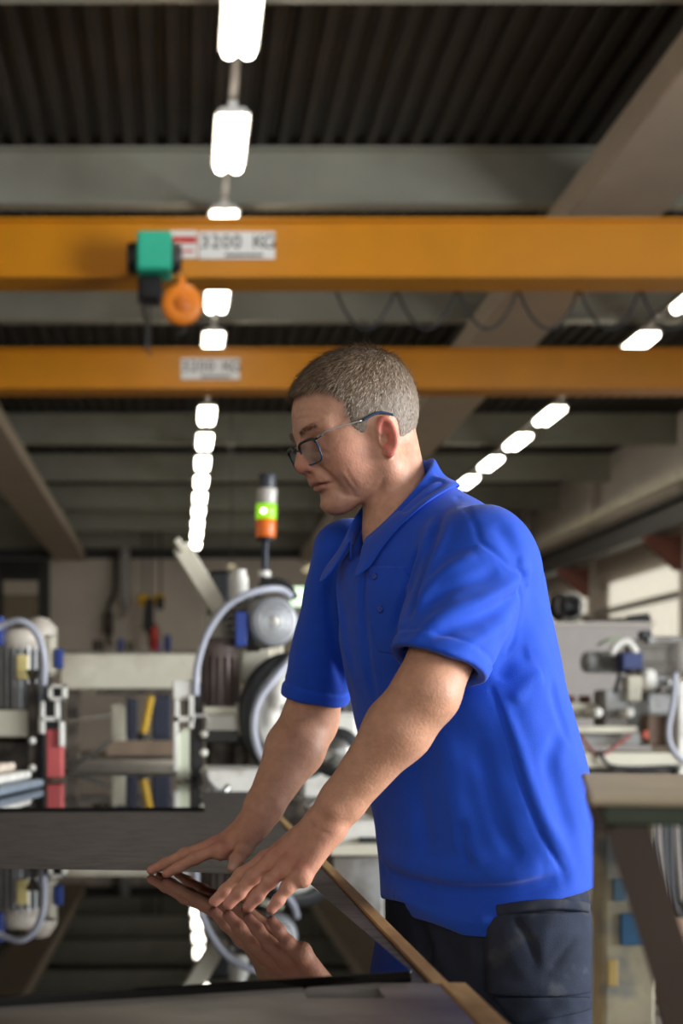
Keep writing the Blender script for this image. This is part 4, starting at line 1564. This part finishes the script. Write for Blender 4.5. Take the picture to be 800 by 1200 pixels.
def hair_field(p):
    qq = hloc(p)
    d = ev(SKULL, p)
    crop = np.interp(qq[:, 1], [0, .05, .11, .15], [.0022, .004, .0085, .010])
    nz = np.sin(qq[:, 0] * 410 + np.sin(qq[:, 1] * 230) * 1.6) * np.sin(qq[:, 2] * 380 + qq[:, 1] * 150) * .0005
    return smax(d - crop - nz, hair_region(qq), .008)


hpm = Prim(hair_field, H(0, .05), .13, .01)
hp_pos, hp_q = mesh_sdf([hpm], .0026, HC - .17, HC + .17)
M_HAIR = mat('short_grey_hair', attr='Col', rough=.55, var=.25, scale=180, bump=.4, bscale=400, spec=.3)
hcol = np.tile(np.array(lin((118, 100, 84))), (len(hp_pos), 1))
qh = hloc(hp_pos)
hcol = mixc(hcol, (150, 138, 124), np.clip((.07 - qh[:, 1]) / .06, 0, 1) * .7)
hair = np_mesh('hair', hp_pos, hp_q, M_HAIR, man, hcol)

# strands
outm = (np.abs(hair_field(hp_pos)) < .003) & (ev(SKULL, hp_pos) > .0012)
ids = np.nonzero(outm)[0]
NS = 20000
pick = ids[RNG.integers(0, len(ids), NS)]
base = hp_pos[pick] + RNG.normal(0, .0009, (NS, 3))
qb = hloc(base)
e = .004
nrm = np.stack([ev(SKULL, base + V(*[e if i == j else 0 for j in range(3)])) - ev(SKULL, base - V(*[e if i == j else 0 for j in range(3)])) for i in range(3)], 1)
nrm /= np.linalg.norm(nrm, axis=1)[:, None]
flow = base - H(-.066, .135, .004)
flow = flow - (flow * nrm).sum(1)[:, None] * nrm
flow /= np.linalg.norm(flow, axis=1)[:, None] + 1e-6
flow += RNG.normal(0, .22, (NS, 3))
topness = np.clip((qb[:, 1] - .05) / .07, 0, 1)
L_ = (.0065 + .0095 * topness) * RNG.uniform(.6, 1.25, NS)
lift = .10 + .24 * topness + RNG.uniform(-.08, .14, NS)
d0 = flow + nrm * lift[:, None]
d0 /= np.linalg.norm(d0, axis=1)[:, None]
d1 = flow + nrm * (lift * .25)[:, None]
d1 /= np.linalg.norm(d1, axis=1)[:, None]
side = np.cross(d0, nrm)
side /= np.linalg.norm(side, axis=1)[:, None] + 1e-9
wd = RNG.uniform(.00028, .0005, NS)[:, None]
st0 = base - nrm * .002
p1 = st0 + d0 * (L_ * .55)[:, None]
p2 = p1 + d1 * (L_ * .5)[:, None]
vv = np.stack([st0 - side * wd, st0 + side * wd, p1 - side * wd * .8, p1 + side * wd * .8, p2 - side * wd * .25, p2 + side * wd * .25], 1).reshape(-1, 3)
bi = np.arange(NS)[:, None] * 6
qq_ = np.concatenate([bi + np.array([[0, 1, 3, 2]]), bi + np.array([[2, 3, 5, 4]])])
tone = RNG.uniform(0, 1, NS)
sc_ = np.array([lin((92, 74, 58)), lin((150, 130, 110)), lin((204, 192, 176))])
light = np.clip(tone * 1.25 - .3 + .35 * (1 - topness), 0, 1)
sc_b = np.array([lin((96, 76, 58)), lin((156, 130, 104)), lin((204, 184, 160))])
scol_b = np.where(light[:, None] < .5, sc_b[0] + (sc_b[1] - sc_b[0]) * (light[:, None] * 2), sc_b[1] + (sc_b[2] - sc_b[1]) * (light[:, None] * 2 - 1))
scol = np.where(light[:, None] < .5, sc_[0] + (sc_[1] - sc_[0]) * (light[:, None] * 2), sc_[1] + (sc_[2] - sc_[1]) * (light[:, None] * 2 - 1))
scol = scol + (scol_b - scol) * topness[:, None]
strands = np_mesh('hair_strands', vv, qq_, M_HAIR, hair, np.repeat(scol, 6, 0))
strands['kind'] = 'stuff'
# eyebrows
for s in (1, -1):
    NE = 300
    tt_ = RNG.uniform(0, 1, NE)
    ql = .012 + .036 * tt_
    qu = .045 + .006 * np.sin(tt_ * 2.4) + RNG.normal(0, .0026, NE)
    vs_, fs_ = [], []
    for i in range(NE):
        o_ = H(.118, qu[i], s * ql[i])
        dr = -HF
        for _ in range(40):
            dd = ev(bp, o_[None])[0]
            if dd < .0005:
                break
            o_ = o_ + dr * dd * .8
        dirv = HL * s * (.8 + RNG.normal(0, .15)) + HU * (.35 - .6 * tt_[i] + RNG.normal(0, .2)) + HF * .35
        dirv /= np.linalg.norm(dirv)
        b_ = len(vs_)
        w_ = HU * .0004
        vs_ += [o_ - w_, o_ + w_, o_ + dirv * .008]
        fs_.append((b_, b_ + 1, b_ + 2))
    np_mesh('eyebrow', np.array(vs_), np.array(fs_), mat('brow_hair', (122, 100, 80), .7, var=.3, scale=300), man)

# ---- glasses: two lenses with dark blue rims, bridge, temples
gl = bpy.data.objects.new('glasses', None)
COL.objects.link(gl)
put(gl, man)
gl['label'] = 'dark blue half-rim glasses with thin steel temples'
M_RIM = mat('navy_rim', (40, 66, 92), .3, 0, .05)
M_GLASS = mat('lens_glass', (205, 222, 232), .02, 0, 0)
nt = M_GLASS.node_tree
tb = nt.nodes.new('ShaderNodeBsdfTransparent')
tb.inputs[0].default_value = (.86, .92, .95, 1)
gb = nt.nodes.new('ShaderNodeBsdfGlossy')
gb.inputs['Roughness'].default_value = .03
ms = nt.nodes.new('ShaderNodeMixShader')
ms.inputs[0].default_value = .07
nt.links.new(tb.outputs[0], ms.inputs[1])
nt.links.new(gb.outputs[0], ms.inputs[2])
nt.links.new(ms.outputs[0], nt.nodes['Material Output'].inputs['Surface'])
LCF, LCU, LW, LH = .1085, .0155, .0255, .0175


def gp(l, u, s):                        # point on the lens plane; the front wraps back and leans in a little
    dl = l - .034
    return H(LCF - .22 * max(0, abs(l) - .012) * .8 + (u) * .16, LCU + u, s * l)


for s in (1, -1):
    ring = []
    for i in range(36):
        a = 2 * math.pi * i / 36
        ca, sa = math.cos(a), math.sin(a)
        n_ = 4.0
        rr = (abs(ca) ** n_ + abs(sa) ** n_) ** (-1 / n_)
        x = LW * ca * rr
        y = LH * sa * rr
        if y < 0:
            x *= .93
        ring.append(Vector(gp(.034 + x, y, s)))
    rim_o = MB().tube(ring, .0014, 7, closed=True).build('rim', M_RIM)
    put(rim_o, gl)
    top = [v + Vector(HU * .0004) for v in ring[3:16]]
    put(MB().tube(top, .0022, 8).build('brow_bar', mat('dark_rim', (34, 40, 48), .35)), gl)
    m_ = MB()
    cen = sum(ring, Vector()) / 36
    nf = Vector(HF)
    for off in (.0004, -.0008):
        m_.add([cen + nf * (off + .0006)] + [v + nf * off for v in ring], [(0, 1 + i, 1 + (i + 1) % 36) for i in range(36)], True)
    put(m_.build('lens', M_GLASS), gl)
    hinge = Vector(gp(.0605, .0145, s))
    t1 = Vector(H(.082, .036, s * .0735))
    t2 = Vector(H(.030, .0355, s * .0775))
    t3 = Vector(H(.004, .0395, s * .0805))
    t4 = Vector(H(-.018, .030, s * .081))
    put(MB().tube([hinge, t1, t2], [.0016, .0011, .0011], 7, samples=6).build('temple', M_STEEL), gl)
    put(MB().tube([hinge, hinge.lerp(t1, .5)], .0019, 8).build('hinge_sleeve', mat('dark_rim', (34, 40, 48))), gl)
    put(MB().tube([t2, t3, t4], [.0019, .0022, .002], 8, samples=6).build('temple_tip', M_RIM), gl)
put(MB().tube([gp(.0095, .007, 1), H(LCF + .003, LCU + .0095, 0), gp(.0095, .007, -1)], .0013, 7, samples=6).build('bridge', mat('dark_rim', (34, 40, 48))), gl)

# ---- polo shirt
def sleeve(sh, el, t_end, r0, r1, cn=None):
    end = sh + (el - sh) * t_end
    return rcone(sh, sh + (el - sh) * (t_end + .25), r0, r1, k=.035, cut=-np.dot((el - sh) * .25, cn) / np.linalg.norm(cn), cn=cn), end


CUT_L, CUT_R = V(-.34, -.18, -.92), V(-.16, .2, -.95)
slL, endL = sleeve(SH_L, EL_L, .80, .076, .064, CUT_L)
slR, endR = sleeve(SH_R, EL_R, .86, .060, .056, CUT_R)
tor = section(SEC)
base_sh = [tor, slL, slR]
base_sh[0].k = .0
shp = list(base_sh)
FOLDS = [
    # armhole seam of the near sleeve
    (((536, 582), (549, 600), (557, 616), (563, 634), (582, 649), (597, 662), (612, 673)), -.0030, .0032, False),
    (((612, 676), (608, 690), (611, 716), (604, 745), (596, 762)), -.0028, .0032, False),
    (((563, 635), (545, 641), (525, 647), (505, 660)), -.0018, .0030, True),
    # sleeve folds sweeping from the armpit to the front hem
    (((612, 674), (590, 692), (560, 706), (520, 722), (487, 748)), .0075, .011, True),
    (((606, 692), (580, 712), (545, 730), (500, 748)), -.0065, .010, True),
    (((600, 722), (575, 742), (545, 758), (515, 766)), .0050, .011, True),
    (((585, 664), (560, 678), (525, 690), (498, 712)), -.0050, .010, True),
    (((560, 650), (530, 664), (505, 686), (484, 722)), .0050, .010, True),
    # chest folds running down from the collar
    (((520, 600), (505, 640), (492, 680), (478, 730)), -.0060, .009, True),
    (((540, 592), (522, 625), (506, 662), (490, 708)), .0055, .009, True),
    (((506, 610), (493, 650), (481, 690), (470, 745)), .0050, .008, True),
    (((492, 640), (476, 690), (462, 740)), -.0045, .007, True),
    (((428, 665), (424, 710), (430, 770), (438, 820)), -.0045, .009, True),
    (((410, 640), (398, 690), (404, 750), (415, 800)), .0050, .010, True),
    (((395, 650), (384, 700), (392, 760), (402, 806)), -.0050, .008, True),
    # shoulder and back
    (((548, 578), (580, 610), (604, 650), (622, 690)), -.0030, .014, True),
    (((606, 655), (618, 672), (616, 690)), .0060, .010, True),
    (((622, 765), (600, 775), (585, 800)), -.0050, .012, True),
    (((636, 790), (618, 800), (598, 824)), .0040, .012, True),
    # side seam and the folds beside it
    (((576, 808), (592, 850), (603, 885), (615, 930), (635, 980), (660, 1022)), -.0030, .0034, False),
    (((584, 812), (604, 866), (622, 920), (644, 972), (668, 1010)), .0040, .010, True),
    (((660, 850), (645, 890), (655, 940), (672, 985)), -.0045, .014, True),
    (((648, 800), (654, 830), (668, 870)), -.0040, .009, True),
    (((520, 850), (530, 920), (545, 985), (568, 1020)), .0060, .020, True),
    (((485, 880), (490, 940), (500, 1000)), -.0040, .018, True),
    (((560, 860), (572, 920), (590, 980), (610, 1010)), -.0035, .013, True),
    # belly drape above the hem
    (((449, 1020), (475, 1032), (505, 1041), (545, 1047), (585, 1046), (625, 1040), (660, 1030)), -.0130, .013, True),
    (((450, 1003), (490, 1018), (540, 1026), (590, 1026), (640, 1018)), .0090, .018, True),
    (((462, 1048), (500, 1066), (548, 1078), (580, 1074)), .0080, .013, True),
    (((540, 955), (548, 1005), (572, 1034)), -.0050, .010, True),
]
for (pts, am, wd_, tp) in FOLDS:
    f_ = fold(base_sh, pts, am * (1.45 if tp else 1.5), wd_ * (.9 if tp else 1.05), tp)
    if f_:
        shp.append(f_)


def cloth_noise(p):
    x, y, z = p[:, 0], p[:, 1], p[:, 2]
    n = np.sin(x * 47 + 2.1 * np.sin(z * 23 + y * 9)) * np.sin(z * 31 - y * 27 + 1.3 * np.sin(x * 33))
    n2 = np.sin(x * 91 + z * 37 + 2 * np.sin(y * 41)) * np.sin(z * 63 + y * 55)
    return n * .0014 + n2 * .0005


shp.append(Prim(cloth_noise, V(.4, 2.1, 1.2), 1, 0, 'd'))


def band(end, axis, r):
    """stitched hem line around a sleeve end"""
    axis = axis / np.linalg.norm(axis)

    def fn(p):
        t = (p - end) @ axis
        rad = np.linalg.norm((p - end) - t[:, None] * axis, axis=1)
        return .0020 * np.exp(-((t + .024) / .0030) ** 2) * (rad < r) - .0012 * ((t > -.021) & (rad < r))
    return Prim(fn, end, 1, 0, 'd')


shp += [band(endL, CUT_L, .085), band(endR, CUT_R, .072)]


def hem_cut(p):
    s = (p - V(.462, 2.165, 0)) @ FV
    l_ = (p - V(.462, 2.165, 0)) @ LV
    zh = np.interp(s, [-.15, 0, .072, .086, .115, .135, .15], [.958, .942, .928, .884, .884, .898, .922])
    zh = np.where(l_ < 0, np.interp(s, [-.15, 0, .1, .15], [.958, .93, .91, .922]), zh)
    return np.where(p[:, 2] < 1.05, zh - p[:, 2], -.1)


CC = V(.318, 2.152, 1.508)


def neck_carve(p):
    """room for the collar: everything above the sloping neckline close to the neck"""
    d = p - CC
    s_, t_ = d @ FV, d @ LV
    zr = CC[2] - np.clip(s_ / .063, -1.25, 1.25) * .068 + .010 * np.clip(np.abs(t_) / .06, 0, 1)
    return np.maximum(np.sqrt(s_ ** 2 + t_ ** 2) - .078, (zr - .020 - p[:, 2]) * .7)


shp += [Prim(hem_cut, V(.46, 2.1, .95), 1, .004, 'i'),
        rcone(SH_L + (EL_L - SH_L) * .35, SH_L + (EL_L - SH_L) * 1.1, .050, .056, k=.004, op='s'),
        rcone(SH_R + (EL_R - SH_R) * .4, SH_R + (EL_R - SH_R) * 1.2, .044, .049, k=.004, op='s'),
        rcone(V(.330, 2.152, 1.43), V(.318, 2.155, 1.54), .055, .066, k=.010, op='s'), Prim(neck_carve, V(.322, 2.152, 1.53), .2, .010, 's'),
        # hollow above the hem
        Prim(section(np.array([(.80, .462, 2.165, .128, .168), (.94, .462, 2.165, .130, .170)])).fn, V(.462, 2.165, .87), .30, .01, 's')]
pos, qd = mesh_sdf(shp, .0032, (.08, 1.70, .86), (.70, 2.56, 1.64))
pos = relax(pos, qd, 1, .4)
M_SHIRT = mat('blue_pique_cotton', (26, 80, 204), .75, 0, .05, 40, .35, 900, spec=.25, sheen=.15)
shirt = np_mesh('polo_shirt', pos, qd, M_SHIRT, man)

# collar: stand and fall, open at the front
CC = V(.318, 2.152, 1.508)


def ringp(phi, r, dz, sag=1.0):
    s_, t_ = math.cos(phi), math.sin(phi)
    p = CC + FV * (.063 * s_ * r) + LV * (.060 * t_ * r)
    p[2] = CC[2] - s_ * .068 + dz + .012 * abs(t_)
    return p


vs_, NPH = [], 72
prof_n = 8
for i in range(NPH + 1):
    ph = math.radians(20) + math.radians(320) * i / NPH
    fr = max(0, math.cos(ph))                               # front-ness
    tip = fr ** 3
    fall = .040 + .008 * fr + .010 * tip
    rows = [(1.00, -.020), (.99, .004), (1.00, .0115), (1.04, .0125), (1.10, .004), (1.20, -.009), (1.38 + .10 * fr, -fall * .70), (1.52 + .26 * fr, -fall)]
    for j, (r, dz) in enumerate(rows):
        sp = 0
        if j >= 5:                                          # the points of the collar spread towards the front
            sp = (1 if ph < math.pi else -1) * math.radians(7) * tip * (j - 4) / 3
        vs_.append(ringp(ph + sp, r, dz))
qs_ = []
for i in range(NPH):
    for j in range(prof_n - 1):
        a_ = i * prof_n + j
        qs_.append((a_, a_ + 1, a_ + prof_n + 1, a_ + prof_n))
vs_ = np.array(vs_)
for _ in range(12):                                         # the fall lies on the shoulders of the shirt
    dd = ev(shp, vs_)
    outer = (np.arange(len(vs_)) % prof_n) >= 3
    rd = vs_ - CC
    rd[:, 2] = 0
    rd = rd / (np.linalg.norm(rd, axis=1)[:, None] + 1e-9) * .55 + V(0, 0, .83)
    vs_ = vs_ + rd * (np.clip(.0055 - dd, 0, .008) * outer)[:, None]
collar = np_mesh('collar', np.array(vs_), np.array(qs_), M_SHIRT, shirt)
so = collar.modifiers.new('thickness', 'SOLIDIFY')
so.thickness = .0034
so.offset = 0
sb_ = collar.modifiers.new('smooth', 'SUBSURF')
sb_.levels = 1
sb_.render_levels = 1

# placket: a raised strip following the chest
PL = [((427, 652), (444, 762)), ((478, 652), (470, 762))]


def patch(fields, corners, lift, h, name, material, parent, grow=0.0):
    """cloth piece lying on a surface inside a four-cornered outline given by surface points"""
    c3 = [hit(fields, x, y) for (x, y) in corners]
    if any(c is None for c in c3):
        print('patch miss', name)
        return None
    cen = np.mean(c3, 0)
    nv = np.cross(c3[2] - c3[0], c3[3] - c3[1])
    nv /= np.linalg.norm(nv)
    view = cen - V(0, 0, ZC)
    if nv @ view > 0:
        nv = -nv
    planes = []
    for i in range(4):
        a_, b_ = c3[i], c3[(i + 1) % 4]
        n_ = np.cross(b_ - a_, nv)
        n_ /= np.linalg.norm(n_)
        if (cen - a_) @ n_ > 0:
            n_ = -n_
        planes.append((a_, n_))
    rad = max(np.linalg.norm(c - cen) for c in c3) + .02

    def fn(p):
        d = ev(fields, p)
        d = np.maximum(d - lift, -d - .008)
        for a_, n_ in planes:
            d = smax(d, (p - a_) @ n_, .003)
        return smax(d, -(p - cen) @ nv - .06, .004)
    pr = Prim(fn, cen, rad, .0)
    ps, qs = mesh_sdf([pr], h, cen - rad, cen + rad)
    return np_mesh(name, ps, qs, material, parent)


patch(shp, [(428, 664), (474, 664), (470, 764), (443, 764)], .0030, .0022, 'placket', M_SHIRT, shirt)
for (bx, by) in ((441, 676), (448, 714)):
    c = hit(shp, bx, by)
    if c is not None:
        n_ = normal_at(shp, c)
        MB().lathe(Vector(c + n_ * .003), Vector(n_), [(0, .0052), (.0016, .0052), (.0022, .004), (.0016, .001)], 14).build('button', mat('blue_button', (24, 62, 160), .3), shirt)

# ---- trousers
HIP = V(.462, 2.165, .90)
tr = [section(np.array([(.80, .462, 2.165, .120, .165), (.90, .462, 2.165, .126, .172), (1.0, .462, 2.165, .124, .168), (1.04, .462, 2.165, .118, .160)]))]
tr[0].k = .0
for s in (1, -1):
    hp_ = HIP + LV * (.088 * s)
    kn = hp_ + V(.035, 0, -.40) + LV * (.01 * s) + FV * .02
    an = hp_ + V(.07, 0, -.82) + LV * (.02 * s)
    tr += [rcone(hp_ + V(0, 0, -.02), kn, .096, .078, k=.03), rcone(kn, an, .078, .066, k=.03)]
tbase = list(tr)
for (pts, am, wd_) in ((((480, 1065), (500, 1110), (515, 1160), (530, 1195)), -.010, .014), (((560, 1100), (566, 1140), (572, 1195)), -.008, .010),
                       (((500, 1080), (520, 1130), (545, 1180)), .006, .014), (((640, 1062), (600, 1075), (570, 1085)), -.004, .006),
                       (((675, 1045), (640, 1052), (610, 1056)), -.003, .004), (((680, 1040), (686, 1090), (690, 1150)), -.004, .005)):
    f_ = fold(tbase, pts, am, wd_)
    if f_:
        tr.append(f_)
tr.append(Prim(lambda p: cloth_noise(p * 1.3) * 1.5, V(.4, 2.1, .5), 1, 0, 'd'))
tr.append(Prim(lambda p: .075 - p[:, 2], V(.46, 2.1, .1), 1, .004, 'i'))
pos, qd = mesh_sdf(tr, .0045, (.24, 1.88, .06), (.70, 2.46, 1.06))
pos = relax(pos, qd, 1, .4)
M_TROU = mat('dusty_navy_canvas', (44, 50, 66), .85, 0, .2, 18, .4, 700, spec=.2, dark=(66, 68, 74), thr=(.52, .72))
trousers = np_mesh('work_trousers', pos, qd, M_TROU, man)
M_POCK = mat('dusty_navy_pocket', (48, 54, 70), .85, 0, .25, 26, .4, 700, spec=.2, dark=(92, 92, 94), thr=(.54, .76))
tp_ = tr
pk = list(tbase)
for (pts, am, wd_) in ((((600, 1072), (618, 1100), (634, 1140)), -.006, .008), (((640, 1072), (634, 1110), (632, 1140)), .006, .008),
                       (((585, 1078), (600, 1120), (620, 1150)), .005, .010), (((680, 1080), (660, 1110), (640, 1138)), -.004, .008),
                       (((572, 1150), (600, 1160), (640, 1161), (690, 1156)), .009, .012)):
    f_ = fold(tbase, pts, am, wd_)
    if f_:
        pk.append(f_)
patch(pk, [(566, 1068), (689, 1066), (692, 1162), (570, 1164)], .008, .0030, 'holster_pocket', M_POCK, trousers)
patch(pk, [(576, 1064), (687, 1062), (687, 1073), (578, 1076)], .0115, .0022, 'pocket_hem', M_POCK, trousers)
patch(tr, [(572, 1168), (690, 1168), (692, 1182), (600, 1200)], .008, .0030, 'lower_pocket', M_TROU, trousers)
for s, nm in ((1, 'shoe'), (-1, 'shoe')):
    an = HIP + LV * (.108 * s) + V(.07, 0, -.82)
    an[2] = .06
    sp = [rcone(an + FV * -.05 + V(0, 0, -.01), an + FV * .16 + V(0, 0, -.022), .048, .036, k=.02), rcone(an + V(0, 0, -.01), an + V(0, 0, .06), .046, .048, k=.03),
          Prim(lambda p: .002 - p[:, 2], an, 1, .004, 'i')]
    ps, qs = mesh_sdf(sp, .006, an - .3, an + .3)
    np_mesh(nm, ps, qs, M_BLK, man)
